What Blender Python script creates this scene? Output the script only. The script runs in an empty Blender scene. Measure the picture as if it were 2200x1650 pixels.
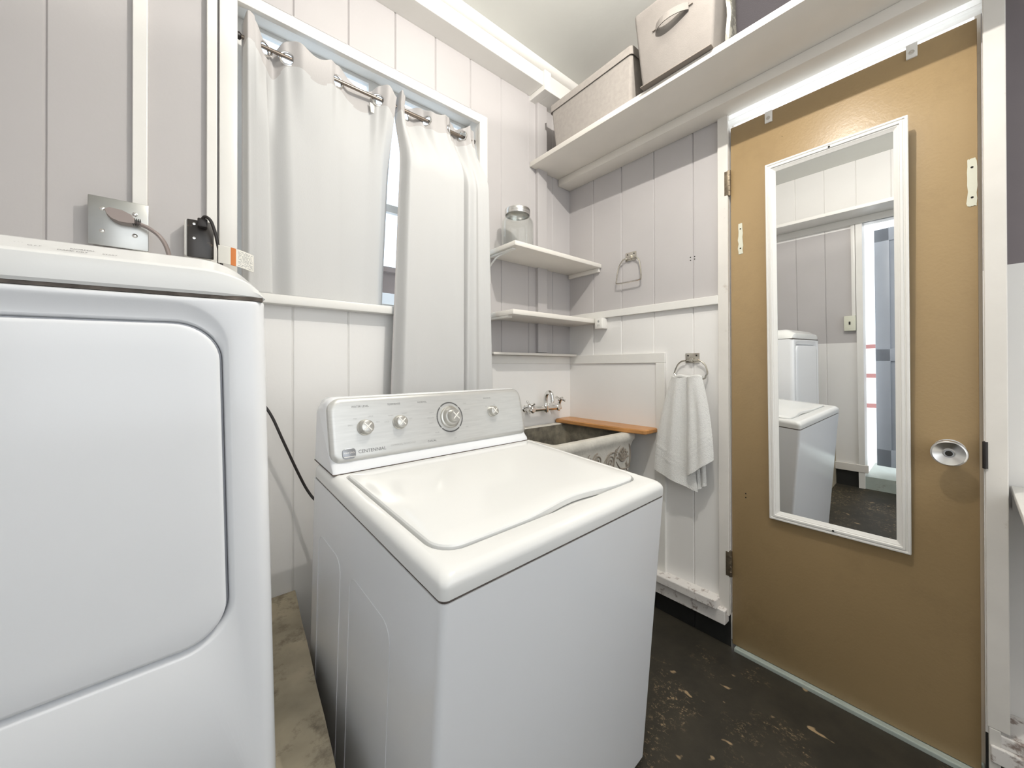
import bpy, bmesh, math, random
from mathutils import Vector, Matrix, noise
random.seed(7)
S = bpy.context.scene
COL = S.collection
PI = math.pi

# ------------------------------------------------------------------ camera
cam_data = bpy.data.cameras.new('camera')
cam = bpy.data.objects.new('camera', cam_data)
COL.objects.link(cam)
yaw, pitch, roll = math.radians(49.453), math.radians(0.226), math.radians(0.093)
fw = Vector((math.cos(yaw)*math.cos(pitch), math.sin(yaw)*math.cos(pitch), math.sin(pitch)))
rt = Vector((math.sin(yaw), -math.cos(yaw), 0))
dn = fw.cross(rt)
rt2 = math.cos(roll)*rt + math.sin(roll)*dn
dn2 = -math.sin(roll)*rt + math.cos(roll)*dn
m = Matrix((rt2, -dn2, -fw)).transposed().to_4x4()
m.translation = Vector((-1.596, -1.456, 1.104))
cam.matrix_world = m
cam_data.sensor_fit = 'HORIZONTAL'
cam_data.sensor_width = 36
cam_data.lens = 813.272/2200*36
cam_data.shift_x = -23.3/2200
cam_data.shift_y = -39.4/2200
cam_data.clip_start = 0.02
S.camera = cam

# ------------------------------------------------------------------ world, exposure
w = bpy.data.worlds.new('sky'); S.world = w; w.use_nodes = True
bgn = w.node_tree.nodes['Background']
bgn.inputs[0].default_value = (0.93, 0.97, 1.0, 1)
bgn.inputs[1].default_value = 2.0
vs = S.view_settings
vs.view_transform = 'Standard'; vs.look = 'None'; vs.gamma = 1; vs.use_curve_mapping = False
vs.exposure = 0.16
LAMP = Vector((-0.85, -1.12, 2.43))
LAMP_POWER = 50.0
S.cycles.max_bounces = 10
S.cycles.sample_clamp_indirect = 6

# ------------------------------------------------------------------ materials
def mat(name, col, rough=0.5, metal=0.0, var=0.0, vscale=6.0, bump=0.0, bscale=60.0, spec=0.5,
        dirt=None, dirt_amt=0.0, dscale=9.0, dlo=0.58, dhi=0.72, stretch=(1, 1, 1)):
    M = bpy.data.materials.new(name); M.use_nodes = True
    nt = M.node_tree; b = nt.nodes['Principled BSDF']
    b.inputs['Base Color'].default_value = (*col, 1)
    b.inputs['Roughness'].default_value = rough
    b.inputs['Metallic'].default_value = metal
    b.inputs['Specular IOR Level'].default_value = spec
    tc = nt.nodes.new('ShaderNodeTexCoord')
    mp = nt.nodes.new('ShaderNodeMapping'); mp.inputs['Scale'].default_value = stretch
    nt.links.new(tc.outputs['Object'], mp.inputs[0])
    out = None
    if var > 0:
        n = nt.nodes.new('ShaderNodeTexNoise'); n.inputs['Scale'].default_value = vscale
        n.inputs['Detail'].default_value = 5
        nt.links.new(mp.outputs[0], n.inputs['Vector'])
        r = nt.nodes.new('ShaderNodeValToRGB')
        r.color_ramp.elements[0].position = 0.3; r.color_ramp.elements[1].position = 0.7
        r.color_ramp.elements[0].color = (*[c*(1-var) for c in col], 1)
        r.color_ramp.elements[1].color = (*[min(1, c*(1+var)) for c in col], 1)
        nt.links.new(n.outputs[0], r.inputs[0]); out = r.outputs[0]
    if dirt:
        n = nt.nodes.new('ShaderNodeTexNoise'); n.inputs['Scale'].default_value = dscale
        n.inputs['Detail'].default_value = 9; n.inputs['Roughness'].default_value = 0.7
        nt.links.new(mp.outputs[0], n.inputs['Vector'])
        r = nt.nodes.new('ShaderNodeValToRGB')
        r.color_ramp.elements[0].position = dlo; r.color_ramp.elements[1].position = dhi
        r.color_ramp.elements[0].color = (0, 0, 0, 1); r.color_ramp.elements[1].color = (dirt_amt,)*3+(1,)
        nt.links.new(n.outputs[0], r.inputs[0])
        mx = nt.nodes.new('ShaderNodeMix'); mx.data_type = 'RGBA'
        nt.links.new(r.outputs[0], mx.inputs[0])
        if out: nt.links.new(out, mx.inputs[6])
        else: mx.inputs[6].default_value = (*col, 1)
        mx.inputs[7].default_value = (*dirt, 1)
        out = mx.outputs[2]
    if out: nt.links.new(out, b.inputs['Base Color'])
    if bump > 0:
        n = nt.nodes.new('ShaderNodeTexNoise'); n.inputs['Scale'].default_value = bscale
        n.inputs['Detail'].default_value = 4
        nt.links.new(mp.outputs[0], n.inputs['Vector'])
        bp = nt.nodes.new('ShaderNodeBump'); bp.inputs['Strength'].default_value = bump
        bp.inputs['Distance'].default_value = 0.004
        nt.links.new(n.outputs[0], bp.inputs['Height']); nt.links.new(bp.outputs[0], b.inputs['Normal'])
    return M

M = {}
M['upper'] = mat('lavender_grey_wall_paint', (0.50, 0.478, 0.475), 0.55, var=0.03, vscale=3, bump=0.06, bscale=90)
M['lower'] = mat('white_wall_paint', (0.83, 0.815, 0.795), 0.45, var=0.02, vscale=3, bump=0.06, bscale=90)
M['trim'] = mat('white_trim_paint', (0.80, 0.785, 0.75), 0.35, var=0.02, vscale=8, bump=0.08, bscale=50)
M['worn_trim'] = mat('worn_white_trim_paint', (0.73, 0.70, 0.655), 0.45, var=0.04, vscale=9, dirt=(0.33, 0.24, 0.17), dirt_amt=0.55, dscale=14, dlo=0.62, dhi=0.74, bump=0.12, bscale=40)
M['flaky_trim'] = mat('chipped_white_trim_paint', (0.78, 0.75, 0.72), 0.5, var=0.05, vscale=9, dirt=(0.20, 0.13, 0.10), dirt_amt=0.85, dscale=24, dlo=0.54, dhi=0.64, bump=0.2, bscale=40)
M['shelf'] = mat('cream_shelf_paint', (0.78, 0.745, 0.69), 0.4, var=0.03, vscale=7, bump=0.06, bscale=70)
M['ceil'] = mat('ceiling_paint', (0.70, 0.705, 0.67), 0.7, var=0.03, vscale=3, bump=0.08, bscale=60)
M['shaded_wall'] = mat('post_shaded_wall_paint', (0.20, 0.175, 0.185), 0.6, var=0.05)  # grey alcove wall, darkened to carry the shadow of the door post
M['black'] = mat('black_foundation_paint', (0.018, 0.018, 0.017), 0.5, var=0.2, vscale=9, bump=0.3, bscale=30)
M['door'] = mat('ochre_door_paint', (0.365, 0.255, 0.128), 0.33, var=0.06, vscale=2.5, bump=0.10, bscale=120, dirt=(0.20, 0.135, 0.07), dirt_amt=0.35, dscale=5, dlo=0.5, dhi=0.75)
M['door_edge'] = mat('bare_brown_door_edge', (0.24, 0.12, 0.035), 0.6, var=0.15)
M['grey_door'] = mat('blue_grey_door_paint', (0.42, 0.46, 0.53), 0.4, var=0.03)
M['enamel'] = mat('white_enamel', (0.85, 0.86, 0.88), 0.16, var=0.01, vscale=2, bump=0.015, bscale=220)
M['enamel_warm'] = mat('white_lid_enamel', (0.80, 0.80, 0.785), 0.14, bump=0.012, bscale=200)
M['seam'] = mat('grimy_dark_seam', (0.12, 0.10, 0.085), 0.8, var=0.4, vscale=60)
M['groove'] = mat('grey_door_gasket', (0.40, 0.41, 0.44), 0.4)
M['silver'] = mat('brushed_silver_panel', (0.60, 0.60, 0.585), 0.36, metal=0.55, var=0.05, vscale=16, stretch=(1, 1, 14), dirt=(0.66, 0.65, 0.62), dirt_amt=0.4, dscale=12)
M['knob'] = mat('silver_knob', (0.56, 0.55, 0.52), 0.30, metal=0.85)
M['chrome'] = mat('chrome', (0.80, 0.79, 0.77), 0.10, metal=1.0)
M['satin'] = mat('satin_nickel', (0.70, 0.69, 0.67), 0.27, metal=1.0)
M['old_chrome'] = mat('tarnished_chrome', (0.55, 0.52, 0.46), 0.25, metal=1.0, var=0.15, vscale=40)
M['steel'] = mat('steel_outlet_plate', (0.52, 0.52, 0.50), 0.34, metal=1.0, var=0.05, vscale=20)
M['hinge'] = mat('worn_brass_hinge', (0.22, 0.18, 0.13), 0.4, metal=0.8, var=0.3, vscale=60)
M['ink'] = mat('dark_grey_ink', (0.10, 0.10, 0.10), 0.6)
M['ink2'] = mat('pale_grey_ink', (0.38, 0.38, 0.37), 0.6)
M['badge'] = mat('pewter_badge', (0.33, 0.34, 0.36), 0.3, metal=0.7)
M['rubber'] = mat('black_rubber', (0.018, 0.014, 0.013), 0.45)
M['brown_cord'] = mat('taupe_vinyl_cord', (0.30, 0.25, 0.235), 0.4, var=0.04)
M['bakelite'] = mat('black_bakelite', (0.035, 0.03, 0.027), 0.25, dirt=(0.25, 0.17, 0.11), dirt_amt=0.8, dscale=22, dlo=0.62, dhi=0.68)
M['plastic'] = mat('white_plastic', (0.82, 0.80, 0.76), 0.35)
M['putty'] = mat('cream_putty', (0.68, 0.68, 0.57), 0.7, bump=0.3, bscale=60)
M['hole'] = mat('dark_screw_hole', (0.02, 0.018, 0.015), 0.9)
M['paper'] = mat('paper_tag', (0.80, 0.78, 0.72), 0.7)
M['orange'] = mat('orange_tag_stripe', (0.62, 0.20, 0.05), 0.6)
M['linen'] = mat('taupe_linen_fabric', (0.39, 0.358, 0.33), 0.95, var=0.06, vscale=60, bump=0.35, bscale=500)
M['felt'] = mat('smooth_taupe_fabric', (0.225, 0.206, 0.190), 0.95, var=0.04, vscale=20, bump=0.3, bscale=500)
M['linen_dark'] = mat('dark_taupe_lining', (0.22, 0.19, 0.165), 0.95)
M['dark_fabric'] = mat('dark_plum_fabric', (0.030, 0.026, 0.030), 0.9, bump=0.3, bscale=400)
M['pattern'] = mat('grey_leaf_print_fabric', (0.62, 0.60, 0.53), 0.9, dirt=(0.22, 0.21, 0.19), dirt_amt=0.9, dscale=22, dlo=0.48, dhi=0.53)
M['towel'] = mat('white_terry', (0.84, 0.835, 0.81), 0.95, bump=1.0, bscale=420, var=0.03, vscale=120)
M['wood'] = mat('orange_varnished_board', (0.50, 0.235, 0.075), 0.35, var=0.16, vscale=7, stretch=(10, 1, 10), bump=0.05)
M['rod'] = mat('pewter_rod', (0.24, 0.20, 0.165), 0.35, metal=0.9)
M['concrete'] = mat('tan_concrete_slab', (0.40, 0.345, 0.25), 0.9, var=0.28, vscale=7, dirt=(0.12, 0.095, 0.07), dirt_amt=0.85, dscale=13, dlo=0.52, dhi=0.68, bump=0.7, bscale=35)
M['sink'] = mat('pale_cast_concrete', (0.60, 0.57, 0.51), 0.8, var=0.10, vscale=14, bump=0.4, bscale=80)
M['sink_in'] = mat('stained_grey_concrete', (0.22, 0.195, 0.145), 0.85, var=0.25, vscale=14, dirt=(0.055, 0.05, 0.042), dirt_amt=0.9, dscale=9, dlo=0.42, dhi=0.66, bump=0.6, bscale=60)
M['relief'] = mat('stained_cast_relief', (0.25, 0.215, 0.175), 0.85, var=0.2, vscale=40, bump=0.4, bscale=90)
M['sill_pale'] = mat('pale_green_sill_paint', (0.40, 0.45, 0.41), 0.5, var=0.08, vscale=14, bump=0.15, dirt=(0.2, 0.17, 0.12), dirt_amt=0.6, dscale=16)
M['brick'] = mat('brown_neighbour_wall', (0.16, 0.115, 0.095), 0.8, var=0.15)

def node_floor():
    F_ = bpy.data.materials.new('worn_black_floor_paint'); F_.use_nodes = True
    nt = F_.node_tree; b = nt.nodes['Principled BSDF']
    tc = nt.nodes.new('ShaderNodeTexCoord')
    def nz(scale, detail, rough, stretch=(1, 1, 1)):
        mp = nt.nodes.new('ShaderNodeMapping'); mp.inputs['Scale'].default_value = stretch
        nt.links.new(tc.outputs['Object'], mp.inputs[0])
        n = nt.nodes.new('ShaderNodeTexNoise'); n.inputs['Scale'].default_value = scale
        n.inputs['Detail'].default_value = detail; n.inputs['Roughness'].default_value = rough
        nt.links.new(mp.outputs[0], n.inputs['Vector']); return n.outputs[0]
    def ramp(s, lo, hi):
        r = nt.nodes.new('ShaderNodeMapRange'); r.inputs[1].default_value = lo; r.inputs[2].default_value = hi
        nt.links.new(s, r.inputs[0]); return r.outputs[0]
    def mul(a, c):
        x = nt.nodes.new('ShaderNodeMath'); x.operation = 'MULTIPLY'
        nt.links.new(a, x.inputs[0]); nt.links.new(c, x.inputs[1]); return x.outputs[0]
    def mx(a, c):
        x = nt.nodes.new('ShaderNodeMath'); x.operation = 'MAXIMUM'
        nt.links.new(a, x.inputs[0]); nt.links.new(c, x.inputs[1]); return x.outputs[0]
    patch = ramp(nz(4.5, 3, 0.55), 0.46, 0.60)
    fine = ramp(nz(105, 6, 0.75, (1, 0.7, 1)), 0.55, 0.62)
    chips = ramp(nz(20, 2, 0.5, (1, 0.6, 1)), 0.69, 0.72)
    sp = mx(mul(patch, fine), chips)
    base = ramp(nz(5, 5, 0.6), 0.3, 0.75)
    c1 = nt.nodes.new('ShaderNodeMix'); c1.data_type = 'RGBA'
    c1.inputs[6].default_value = (0.030, 0.027, 0.021, 1); c1.inputs[7].default_value = (0.060, 0.052, 0.038, 1)
    nt.links.new(base, c1.inputs[0])
    c2 = nt.nodes.new('ShaderNodeMix'); c2.data_type = 'RGBA'
    c2.inputs[7].default_value = (0.36, 0.26, 0.15, 1)
    nt.links.new(c1.outputs[2], c2.inputs[6]); nt.links.new(sp, c2.inputs[0])
    nt.links.new(c2.outputs[2], b.inputs['Base Color'])
    b.inputs['Roughness'].default_value = 0.55; b.inputs['Specular IOR Level'].default_value = 0.25
    bp = nt.nodes.new('ShaderNodeBump'); bp.inputs['Strength'].default_value = 0.25; bp.inputs['Distance'].default_value = 0.004
    nt.links.new(nz(30, 5, 0.6), bp.inputs['Height']); nt.links.new(bp.outputs[0], b.inputs['Normal'])
    return F_
M['floor'] = node_floor()

def glassmat(name, col=(1, 1, 1), rough=0.0, ior=1.45):
    g = bpy.data.materials.new(name); g.use_nodes = True
    b = g.node_tree.nodes['Principled BSDF']
    b.inputs['Base Color'].default_value = (*col, 1); b.inputs['Roughness'].default_value = rough
    b.inputs['IOR'].default_value = ior; b.inputs['Transmission Weight'].default_value = 1
    return g
def mixmat(name, fac, a, b, ca, cb):
    g = bpy.data.materials.new(name); g.use_nodes = True; nt = g.node_tree
    nt.nodes.remove(nt.nodes['Principled BSDF']); o = nt.nodes['Material Output']
    na = nt.nodes.new(a); nb = nt.nodes.new(b)
    na.inputs[0].default_value = (*ca, 1); nb.inputs[0].default_value = (*cb, 1)
    x = nt.nodes.new('ShaderNodeMixShader'); x.inputs[0].default_value = fac
    nt.links.new(na.outputs[0], x.inputs[1]); nt.links.new(nb.outputs[0], x.inputs[2]); nt.links.new(x.outputs[0], o.inputs[0])
    return g, nt, na, nb, x
M['jar'], _nt, _na, _nb, _x = mixmat('clear_jar_glass', 0.1, 'ShaderNodeBsdfTransparent', 'ShaderNodeBsdfGlossy', (0.962, 0.968, 0.960), (0.95, 0.96, 0.95))
_nb.inputs['Roughness'].default_value = 0.03
_lw = _nt.nodes.new('ShaderNodeLayerWeight'); _lw.inputs['Blend'].default_value = 0.5
_pw = _nt.nodes.new('ShaderNodeMath'); _pw.operation = 'POWER'; _pw.inputs[1].default_value = 3.0
_ml = _nt.nodes.new('ShaderNodeMath'); _ml.operation = 'MULTIPLY_ADD'; _ml.inputs[1].default_value = 0.6; _ml.inputs[2].default_value = 0.03
_nt.links.new(_lw.outputs['Facing'], _pw.inputs[0]); _nt.links.new(_pw.outputs[0], _ml.inputs[0]); _nt.links.new(_ml.outputs[0], _x.inputs[0])
M['pane'] = mixmat('window_glass', 0.08, 'ShaderNodeBsdfTransparent', 'ShaderNodeBsdfGlossy', (0.90, 0.95, 1.0), (1, 1, 1))[0]
M['pane'].node_tree.nodes['Glossy BSDF'].inputs['Roughness'].default_value = 0.05
M['bowl'] = mixmat('frosted_glass_bowl', 0.03, 'ShaderNodeBsdfTransparent', 'ShaderNodeBsdfTranslucent', (0.70, 0.70, 0.70), (0.9, 0.9, 0.88))[0]
M['mirror'] = mat('silvered_mirror', (0.90, 0.91, 0.91), 0.0, metal=1.0)
def clothmat(name, col, tr):
    g, nt, na, nb, x = mixmat(name, tr, 'ShaderNodeBsdfDiffuse', 'ShaderNodeBsdfTranslucent', col, col)
    tc = nt.nodes.new('ShaderNodeTexCoord'); n = nt.nodes.new('ShaderNodeTexNoise')
    mp = nt.nodes.new('ShaderNodeMapping'); mp.inputs['Scale'].default_value = (1, 1, 0.35)
    n.inputs['Scale'].default_value = 420; n.inputs['Detail'].default_value = 3
    nt.links.new(tc.outputs['Object'], mp.inputs[0]); nt.links.new(mp.outputs[0], n.inputs['Vector'])
    bp = nt.nodes.new('ShaderNodeBump'); bp.inputs['Strength'].default_value = 0.12; bp.inputs['Distance'].default_value = 0.002
    nt.links.new(n.outputs[0], bp.inputs['Height']); nt.links.new(bp.outputs[0], na.inputs['Normal'])
    return g
M['curtain'] = clothmat('pale_grey_curtain_fabric', (0.67, 0.667, 0.66), 0.12)
M['curtain_hem'] = clothmat('dimmed_curtain_header_fabric', (0.52, 0.50, 0.49), 0.0)  # doubled opaque cloth; its darker grey also imitates the missing backlight
M['header'] = mixmat('translucent_glow_head_trim', 0.7, 'ShaderNodeBsdfDiffuse', 'ShaderNodeBsdfTranslucent', (0.9, 0.9, 0.88), (0.9, 0.9, 0.88))[0]

# ------------------------------------------------------------------ helpers
def thing(name, label, cat, loc=(0, 0, 0), rot=None, group=None):
    o = bpy.data.objects.new(name, None); COL.objects.link(o)
    o.empty_display_size = 0.05
    o.location = loc
    if rot is not None: o.matrix_world = Matrix.Translation(Vector(loc)) @ rot.to_4x4()
    tag(o, label, cat, group); return o
def tag(o, label, cat, group=None):
    o['label'] = label; o['category'] = cat
    if group: o['group'] = group
    return o
def obj(name, bm, mats, parent=None, smooth=True, local=False, label=None, ang=38):
    """links the bmesh as one object; coordinates are world ones unless local"""
    if not isinstance(mats, (list, tuple)): mats = [mats]
    me = bpy.data.meshes.new(name)
    bmesh.ops.recalc_face_normals(bm, faces=bm.faces)
    if parent is not None:
        if not local: bm.transform(wmat(parent).inverted())
        off = None
    else:
        co = [v.co for v in bm.verts]
        off = Vector(((min(c.x for c in co)+max(c.x for c in co))/2, (min(c.y for c in co)+max(c.y for c in co))/2, min(c.z for c in co)))
        bm.transform(Matrix.Translation(-off))
    bm.to_mesh(me); bm.free()
    for k in mats: me.materials.append(k)
    if smooth:
        for p in me.polygons: p.use_smooth = True
        me.set_sharp_from_angle(angle=math.radians(ang))
    o = bpy.data.objects.new(name, me); COL.objects.link(o)
    if parent is not None: o.parent = parent
    else: o.location = off
    if label: o['label'] = label
    return o
def wmat(o):
    mm = o.matrix_basis.copy()
    return (wmat(o.parent) @ mm) if o.parent else mm
def struct(name, bm, mats, parent=None, smooth=False):
    o = obj(name, bm, mats, parent, smooth)
    if parent is None: o['kind'] = 'structure'
    return o
def NB(): return bmesh.new()
def box(bm, x0, y0, z0, x1, y1, z1, bev=0.0, mi=0, seg=2, mtx=None):
    x0, x1 = min(x0, x1), max(x0, x1); y0, y1 = min(y0, y1), max(y0, y1); z0, z1 = min(z0, z1), max(z0, z1)
    t = bmesh.new()
    bmesh.ops.create_cube(t, size=1)
    t.transform(Matrix.Translation(((x0+x1)/2, (y0+y1)/2, (z0+z1)/2)) @ Matrix.Diagonal((x1-x0, y1-y0, z1-z0, 1)))
    if bev > 0: bmesh.ops.bevel(t, geom=list(t.edges), offset=bev, segments=seg, affect='EDGES', profile=0.5, clamp_overlap=True)
    if mtx: t.transform(mtx)
    return merge(bm, t, mi)
def merge(bm, t, mi=None):
    mp = {}
    for v in t.verts: mp[v] = bm.verts.new(v.co)
    fs = []
    for f in t.faces:
        try: nf = bm.faces.new([mp[v] for v in f.verts])
        except ValueError: continue
        nf.material_index = f.material_index if mi is None else mi
        fs.append(nf)
    t.free(); return fs
def loft(bm, loops, closed=True, cap0=False, cap1=False, mi=0):
    L = [[bm.verts.new(p) for p in lp] for lp in loops]
    n = len(L[0])
    for a, b in zip(L, L[1:]):
        for i in range(n if closed else n-1):
            j = (i+1) % n
            try: f = bm.faces.new((a[i], a[j], b[j], b[i])); f.material_index = mi
            except ValueError: pass
    if cap0: f = bm.faces.new(L[0][::-1]); f.material_index = mi
    if cap1: f = bm.faces.new(L[-1]); f.material_index = mi
    return L
def frame_of(d):
    d = d.normalized(); a = Vector((0, 0, 1)) if abs(d.z) < 0.9 else Vector((1, 0, 0))
    u = d.cross(a).normalized(); return u, d.cross(u).normalized()
def smooth_path(pts, sub=8):
    P = [Vector(p) for p in pts]
    if len(P) < 3: return P
    out = []
    for i in range(len(P)-1):
        p0 = P[max(i-1, 0)]; p1 = P[i]; p2 = P[i+1]; p3 = P[min(i+2, len(P)-1)]
        for k in range(sub):
            t = k/sub
            out.append(0.5*((2*p1)+(p2-p0)*t+(2*p0-5*p1+4*p2-p3)*t*t+(3*p1-p0-3*p2+p3)*t*t*t))
    out.append(P[-1]); return out
def tube(bm, pts, r, n=10, sub=6, mi=0, cap=True, closed=False, flat=1.0):
    P = smooth_path(pts, sub) if sub > 1 else [Vector(p) for p in pts]
    rr = r if callable(r) else (lambda t: r)
    loops = []; u = None
    for i, p in enumerate(P):
        d = (P[min(i+1, len(P)-1)]-P[max(i-1, 0)])
        if d.length < 1e-9: d = Vector((0, 0, 1))
        d.normalize()
        if u is None: u, v = frame_of(d)
        else:
            u = (u-d*u.dot(d)).normalized(); v = d.cross(u)
        R_ = rr(i/(len(P)-1))
        loops.append([p+R_*(math.cos(2*PI*k/n)*u+flat*math.sin(2*PI*k/n)*v) for k in range(n)])
    loft(bm, loops, True, cap, cap, mi)
def cyl(bm, p, q, r, n=20, r2=None, mi=0):
    p, q = Vector(p), Vector(q); u, v = frame_of(q-p); r2 = r if r2 is None else r2
    loft(bm, [[c+R_*(math.cos(2*PI*k/n)*u+math.sin(2*PI*k/n)*v) for k in range(n)] for c, R_ in ((p, r), (q, r2))], True, True, True, mi)
def lathe(bm, prof, o, axis, n=32, mi=0, cap0=True, cap1=True):
    """prof: (distance along the axis, radius)"""
    o = Vector(o); d = Vector(axis).normalized(); u, v = frame_of(d)
    loft(bm, [[o+d*h+max(r, 1e-5)*(math.cos(2*PI*k/n)*u+math.sin(2*PI*k/n)*v) for k in range(n)] for h, r in prof], True, cap0, cap1, mi)
def ring(bm, o, axis, R_, r, n=28, k=8, mi=0):
    o = Vector(o); u, v = frame_of(Vector(axis)); d = Vector(axis).normalized()
    lp = []
    for i in range(n+1):
        a = 2*PI*i/n; c = math.cos(a)*u+math.sin(a)*v
        lp.append([o+c*(R_+r*math.cos(2*PI*j/k))+d*r*math.sin(2*PI*j/k) for j in range(k)])
    loft(bm, lp, True, False, False, mi)
    bmesh.ops.remove_doubles(bm, verts=bm.verts, dist=1e-6)
def rrect(x0, z0, x1, z1, r, f, n=6):
    """rounded rectangle loop; f maps (x, z) to a point; r a number or four radii from the top right anticlockwise"""
    rs = r if isinstance(r, (list, tuple)) else (r,)*4
    out = []
    for (cx, cz, a0), R_ in zip(((x1, z1, 0), (x0, z1, 90), (x0, z0, 180), (x1, z0, 270)), rs):
        sx = -1 if cx == x1 else 1; sz = -1 if cz == z1 else 1
        for k in range(n+1):
            a = math.radians(a0+90*k/n)
            out.append(f(cx+sx*R_+R_*math.cos(a), cz+sz*R_+R_*math.sin(a)))
    return out
def textbm(bm, s, size, mtx, mi=0, align='LEFT'):
    cu = bpy.data.curves.new('t', 'FONT'); cu.body = s; cu.size = size; cu.align_x = align; cu.align_y = 'CENTER'
    o = bpy.data.objects.new('t', cu); COL.objects.link(o)
    dg = bpy.context.evaluated_depsgraph_get()
    me = bpy.data.meshes.new_from_object(o.evaluated_get(dg))
    t = bmesh.new(); t.from_mesh(me); t.transform(mtx)
    merge(bm, t, mi)
    bpy.data.objects.remove(o); bpy.data.curves.remove(cu); bpy.data.meshes.remove(me)

def wall_panel(name, P, u_rng, z_rng, holes, grooves, zsplit, mats, depth=0.005, gw=0.004):
    """planked wall; P(u, depth, z) maps to the world; zsplit(u) gives the height where the paint changes"""
    us = {u_rng[0], u_rng[1]}; zs = {z_rng[0], z_rng[1]}; gset = set()
    for h in holes: us |= {h[0], h[2]}; zs |= {h[1], h[3]}
    for g in grooves:
        if u_rng[0]+gw < g < u_rng[1]-gw: us |= {g-gw, g, g+gw}; gset.add(round(g, 5))
    for z in zsplit[1]: zs.add(z)
    us = sorted(u for u in us if u_rng[0]-1e-9 <= u <= u_rng[1]+1e-9); zs = sorted(zs)
    bm = NB(); V = {}
    def vert(i, j):
        if (i, j) not in V: V[i, j] = bm.verts.new(P(us[i], depth if round(us[i], 5) in gset else 0.0, zs[j]))
        return V[i, j]
    for i in range(len(us)-1):
        for j in range(len(zs)-1):
            uc, zc = (us[i]+us[i+1])/2, (zs[j]+zs[j+1])/2
            if any(h[0] < uc < h[2] and h[1] < zc < h[3] for h in holes): continue
            f = bm.faces.new((vert(i, j), vert(i+1, j), vert(i+1, j+1), vert(i, j+1)))
            f.material_index = zsplit[0](uc, zc)
    return struct(name, bm, mats)

CEIL = 2.60
XL, YB = -2.45, -3.1
# ================================================================== THE ROOM
bm = NB(); box(bm, XL-0.15, YB-0.1, -0.1, 0.3, 0.12, 0.0); struct('floor', bm, M['floor'])
bm = NB(); box(bm, XL-0.15, YB-0.1, CEIL, 0.3, 0.12, CEIL+0.08); struct('ceiling', bm, M['ceil'])
# window wall, y = 0
WX0, WX1, WZ0, WZ1 = -1.508, -0.622, 1.335, 2.223
WZT = 2.258
grA = [-0.137-0.1745*k for k in range(14)]
wall_panel('wall_front', lambda u, d, z: Vector((u, d, z)), (XL, 0.0), (0, CEIL), [(WX0, WZ0, WX1, WZT)], grA,
           (lambda u, z: 1 if (z < 1.14 or (z < 1.335 and u < -0.6)) else 0, [1.14, 1.335]), [M['upper'], M['lower']])
# door wall, x = 0
DY0, DY1, DZ = -1.487, -0.851, 2.045
grB = [-0.17, -0.347, -0.523, -0.705, -0.9, -1.08, -1.26, -1.44]
wall_panel('wall_right', lambda u, d, z: Vector((d, u, z)), (-1.51, 0.0), (0, CEIL), [(DY0, 0, DY1, 2.112)], grB,
           (lambda u, z: 2 if z < 0.13 else (1 if z < 1.36 else 0), [0.13, 1.36]), [M['upper'], M['lower'], M['black']])
bm = NB()
for a in ((0.1, YB, 0, 0.12, -1.50, 1.385, 0.0, 1), (0.1, YB, 1.385, 0.12, -1.50, CEIL, 0.0, 0)): box(bm, *a[:6], 0.0, a[7])
struct('wall_alcove', bm, [M['shaded_wall'], M['lower']])
# left wall with its doorway, seen in the mirror
LD0, LD1, LDZ = -1.76, -0.935, 2.10
grL = [-0.1-0.2*k for k in range(16)]
wall_panel('wall_left', lambda u, d, z: Vector((XL-d, u, z)), (YB, 0.0), (0, CEIL), [(LD0, 0.1, LD1, LDZ)], grL,
           (lambda u, z: 2 if z < 0.15 else (0 if 1.17 < z < 2.08 else 1), [0.15, 1.17, 2.08]), [M['upper'], M['lower'], M['black']])
bm = NB(); box(bm, XL, YB-0.02, 0, XL+0.12, YB, CEIL); box(bm, 0.0, YB-0.02, 0, 0.12, YB, CEIL); box(bm, XL, YB-0.02, 2.5, 0.12, YB, CEIL); box(bm, XL, YB-0.02, 0.0, 0.12, YB, 0.80); struct('wall_rear', bm, M['lower'])  # unseen rear wall; its wide opening is added to let sky light in

tn = [0]
def trim(parts, m=None, bev=0.002):
    tn[0] += 1; bm = NB()
    for p in parts: box(bm, *p, bev)
    return struct('trim_%d' % tn[0], bm, m or M['trim'])
# battens left of the window
trim([(-1.732, -0.016, 0.36, -1.703, 0.002, CEIL)])
trim([(-1.580, -0.020, 0.36, -1.556, 0.002, CEIL)])
# crown beam over the window wall
bm = NB()
box(bm, XL, -0.10, 2.503, -0.30, 0.002, 2.572, 0.003)
tn[0] += 1; struct('trim_%d' % tn[0], bm, M['trim'])
tn[0] += 1; bm = NB()
lp = [[Vector((x, -0.10-0.028*math.sin(a), 2.572+0.028*(1-math.cos(a)))) for a in [PI/2*k/6 for k in range(7)]]+[Vector((x, 0.0, 2.602)), Vector((x, 0.0, 2.572))] for x in (XL, 0.0)]
loft(bm, lp, True, True, True); struct('trim_%d' % tn[0], bm, M['trim'], smooth=True)
# post near the corner with its block under the ceiling
trim([(-0.262, -0.020, 1.18, -0.196, 0.002, 2.50)], M['upper'])
trim([(-0.300, -0.112, 2.478, -0.255, 0.002, 2.585), (-0.255, -0.10, 2.503, -0.0, 0.002, 2.575), (-0.255, -0.112, 2.478, -0.10, 0.002, 2.503)])
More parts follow.
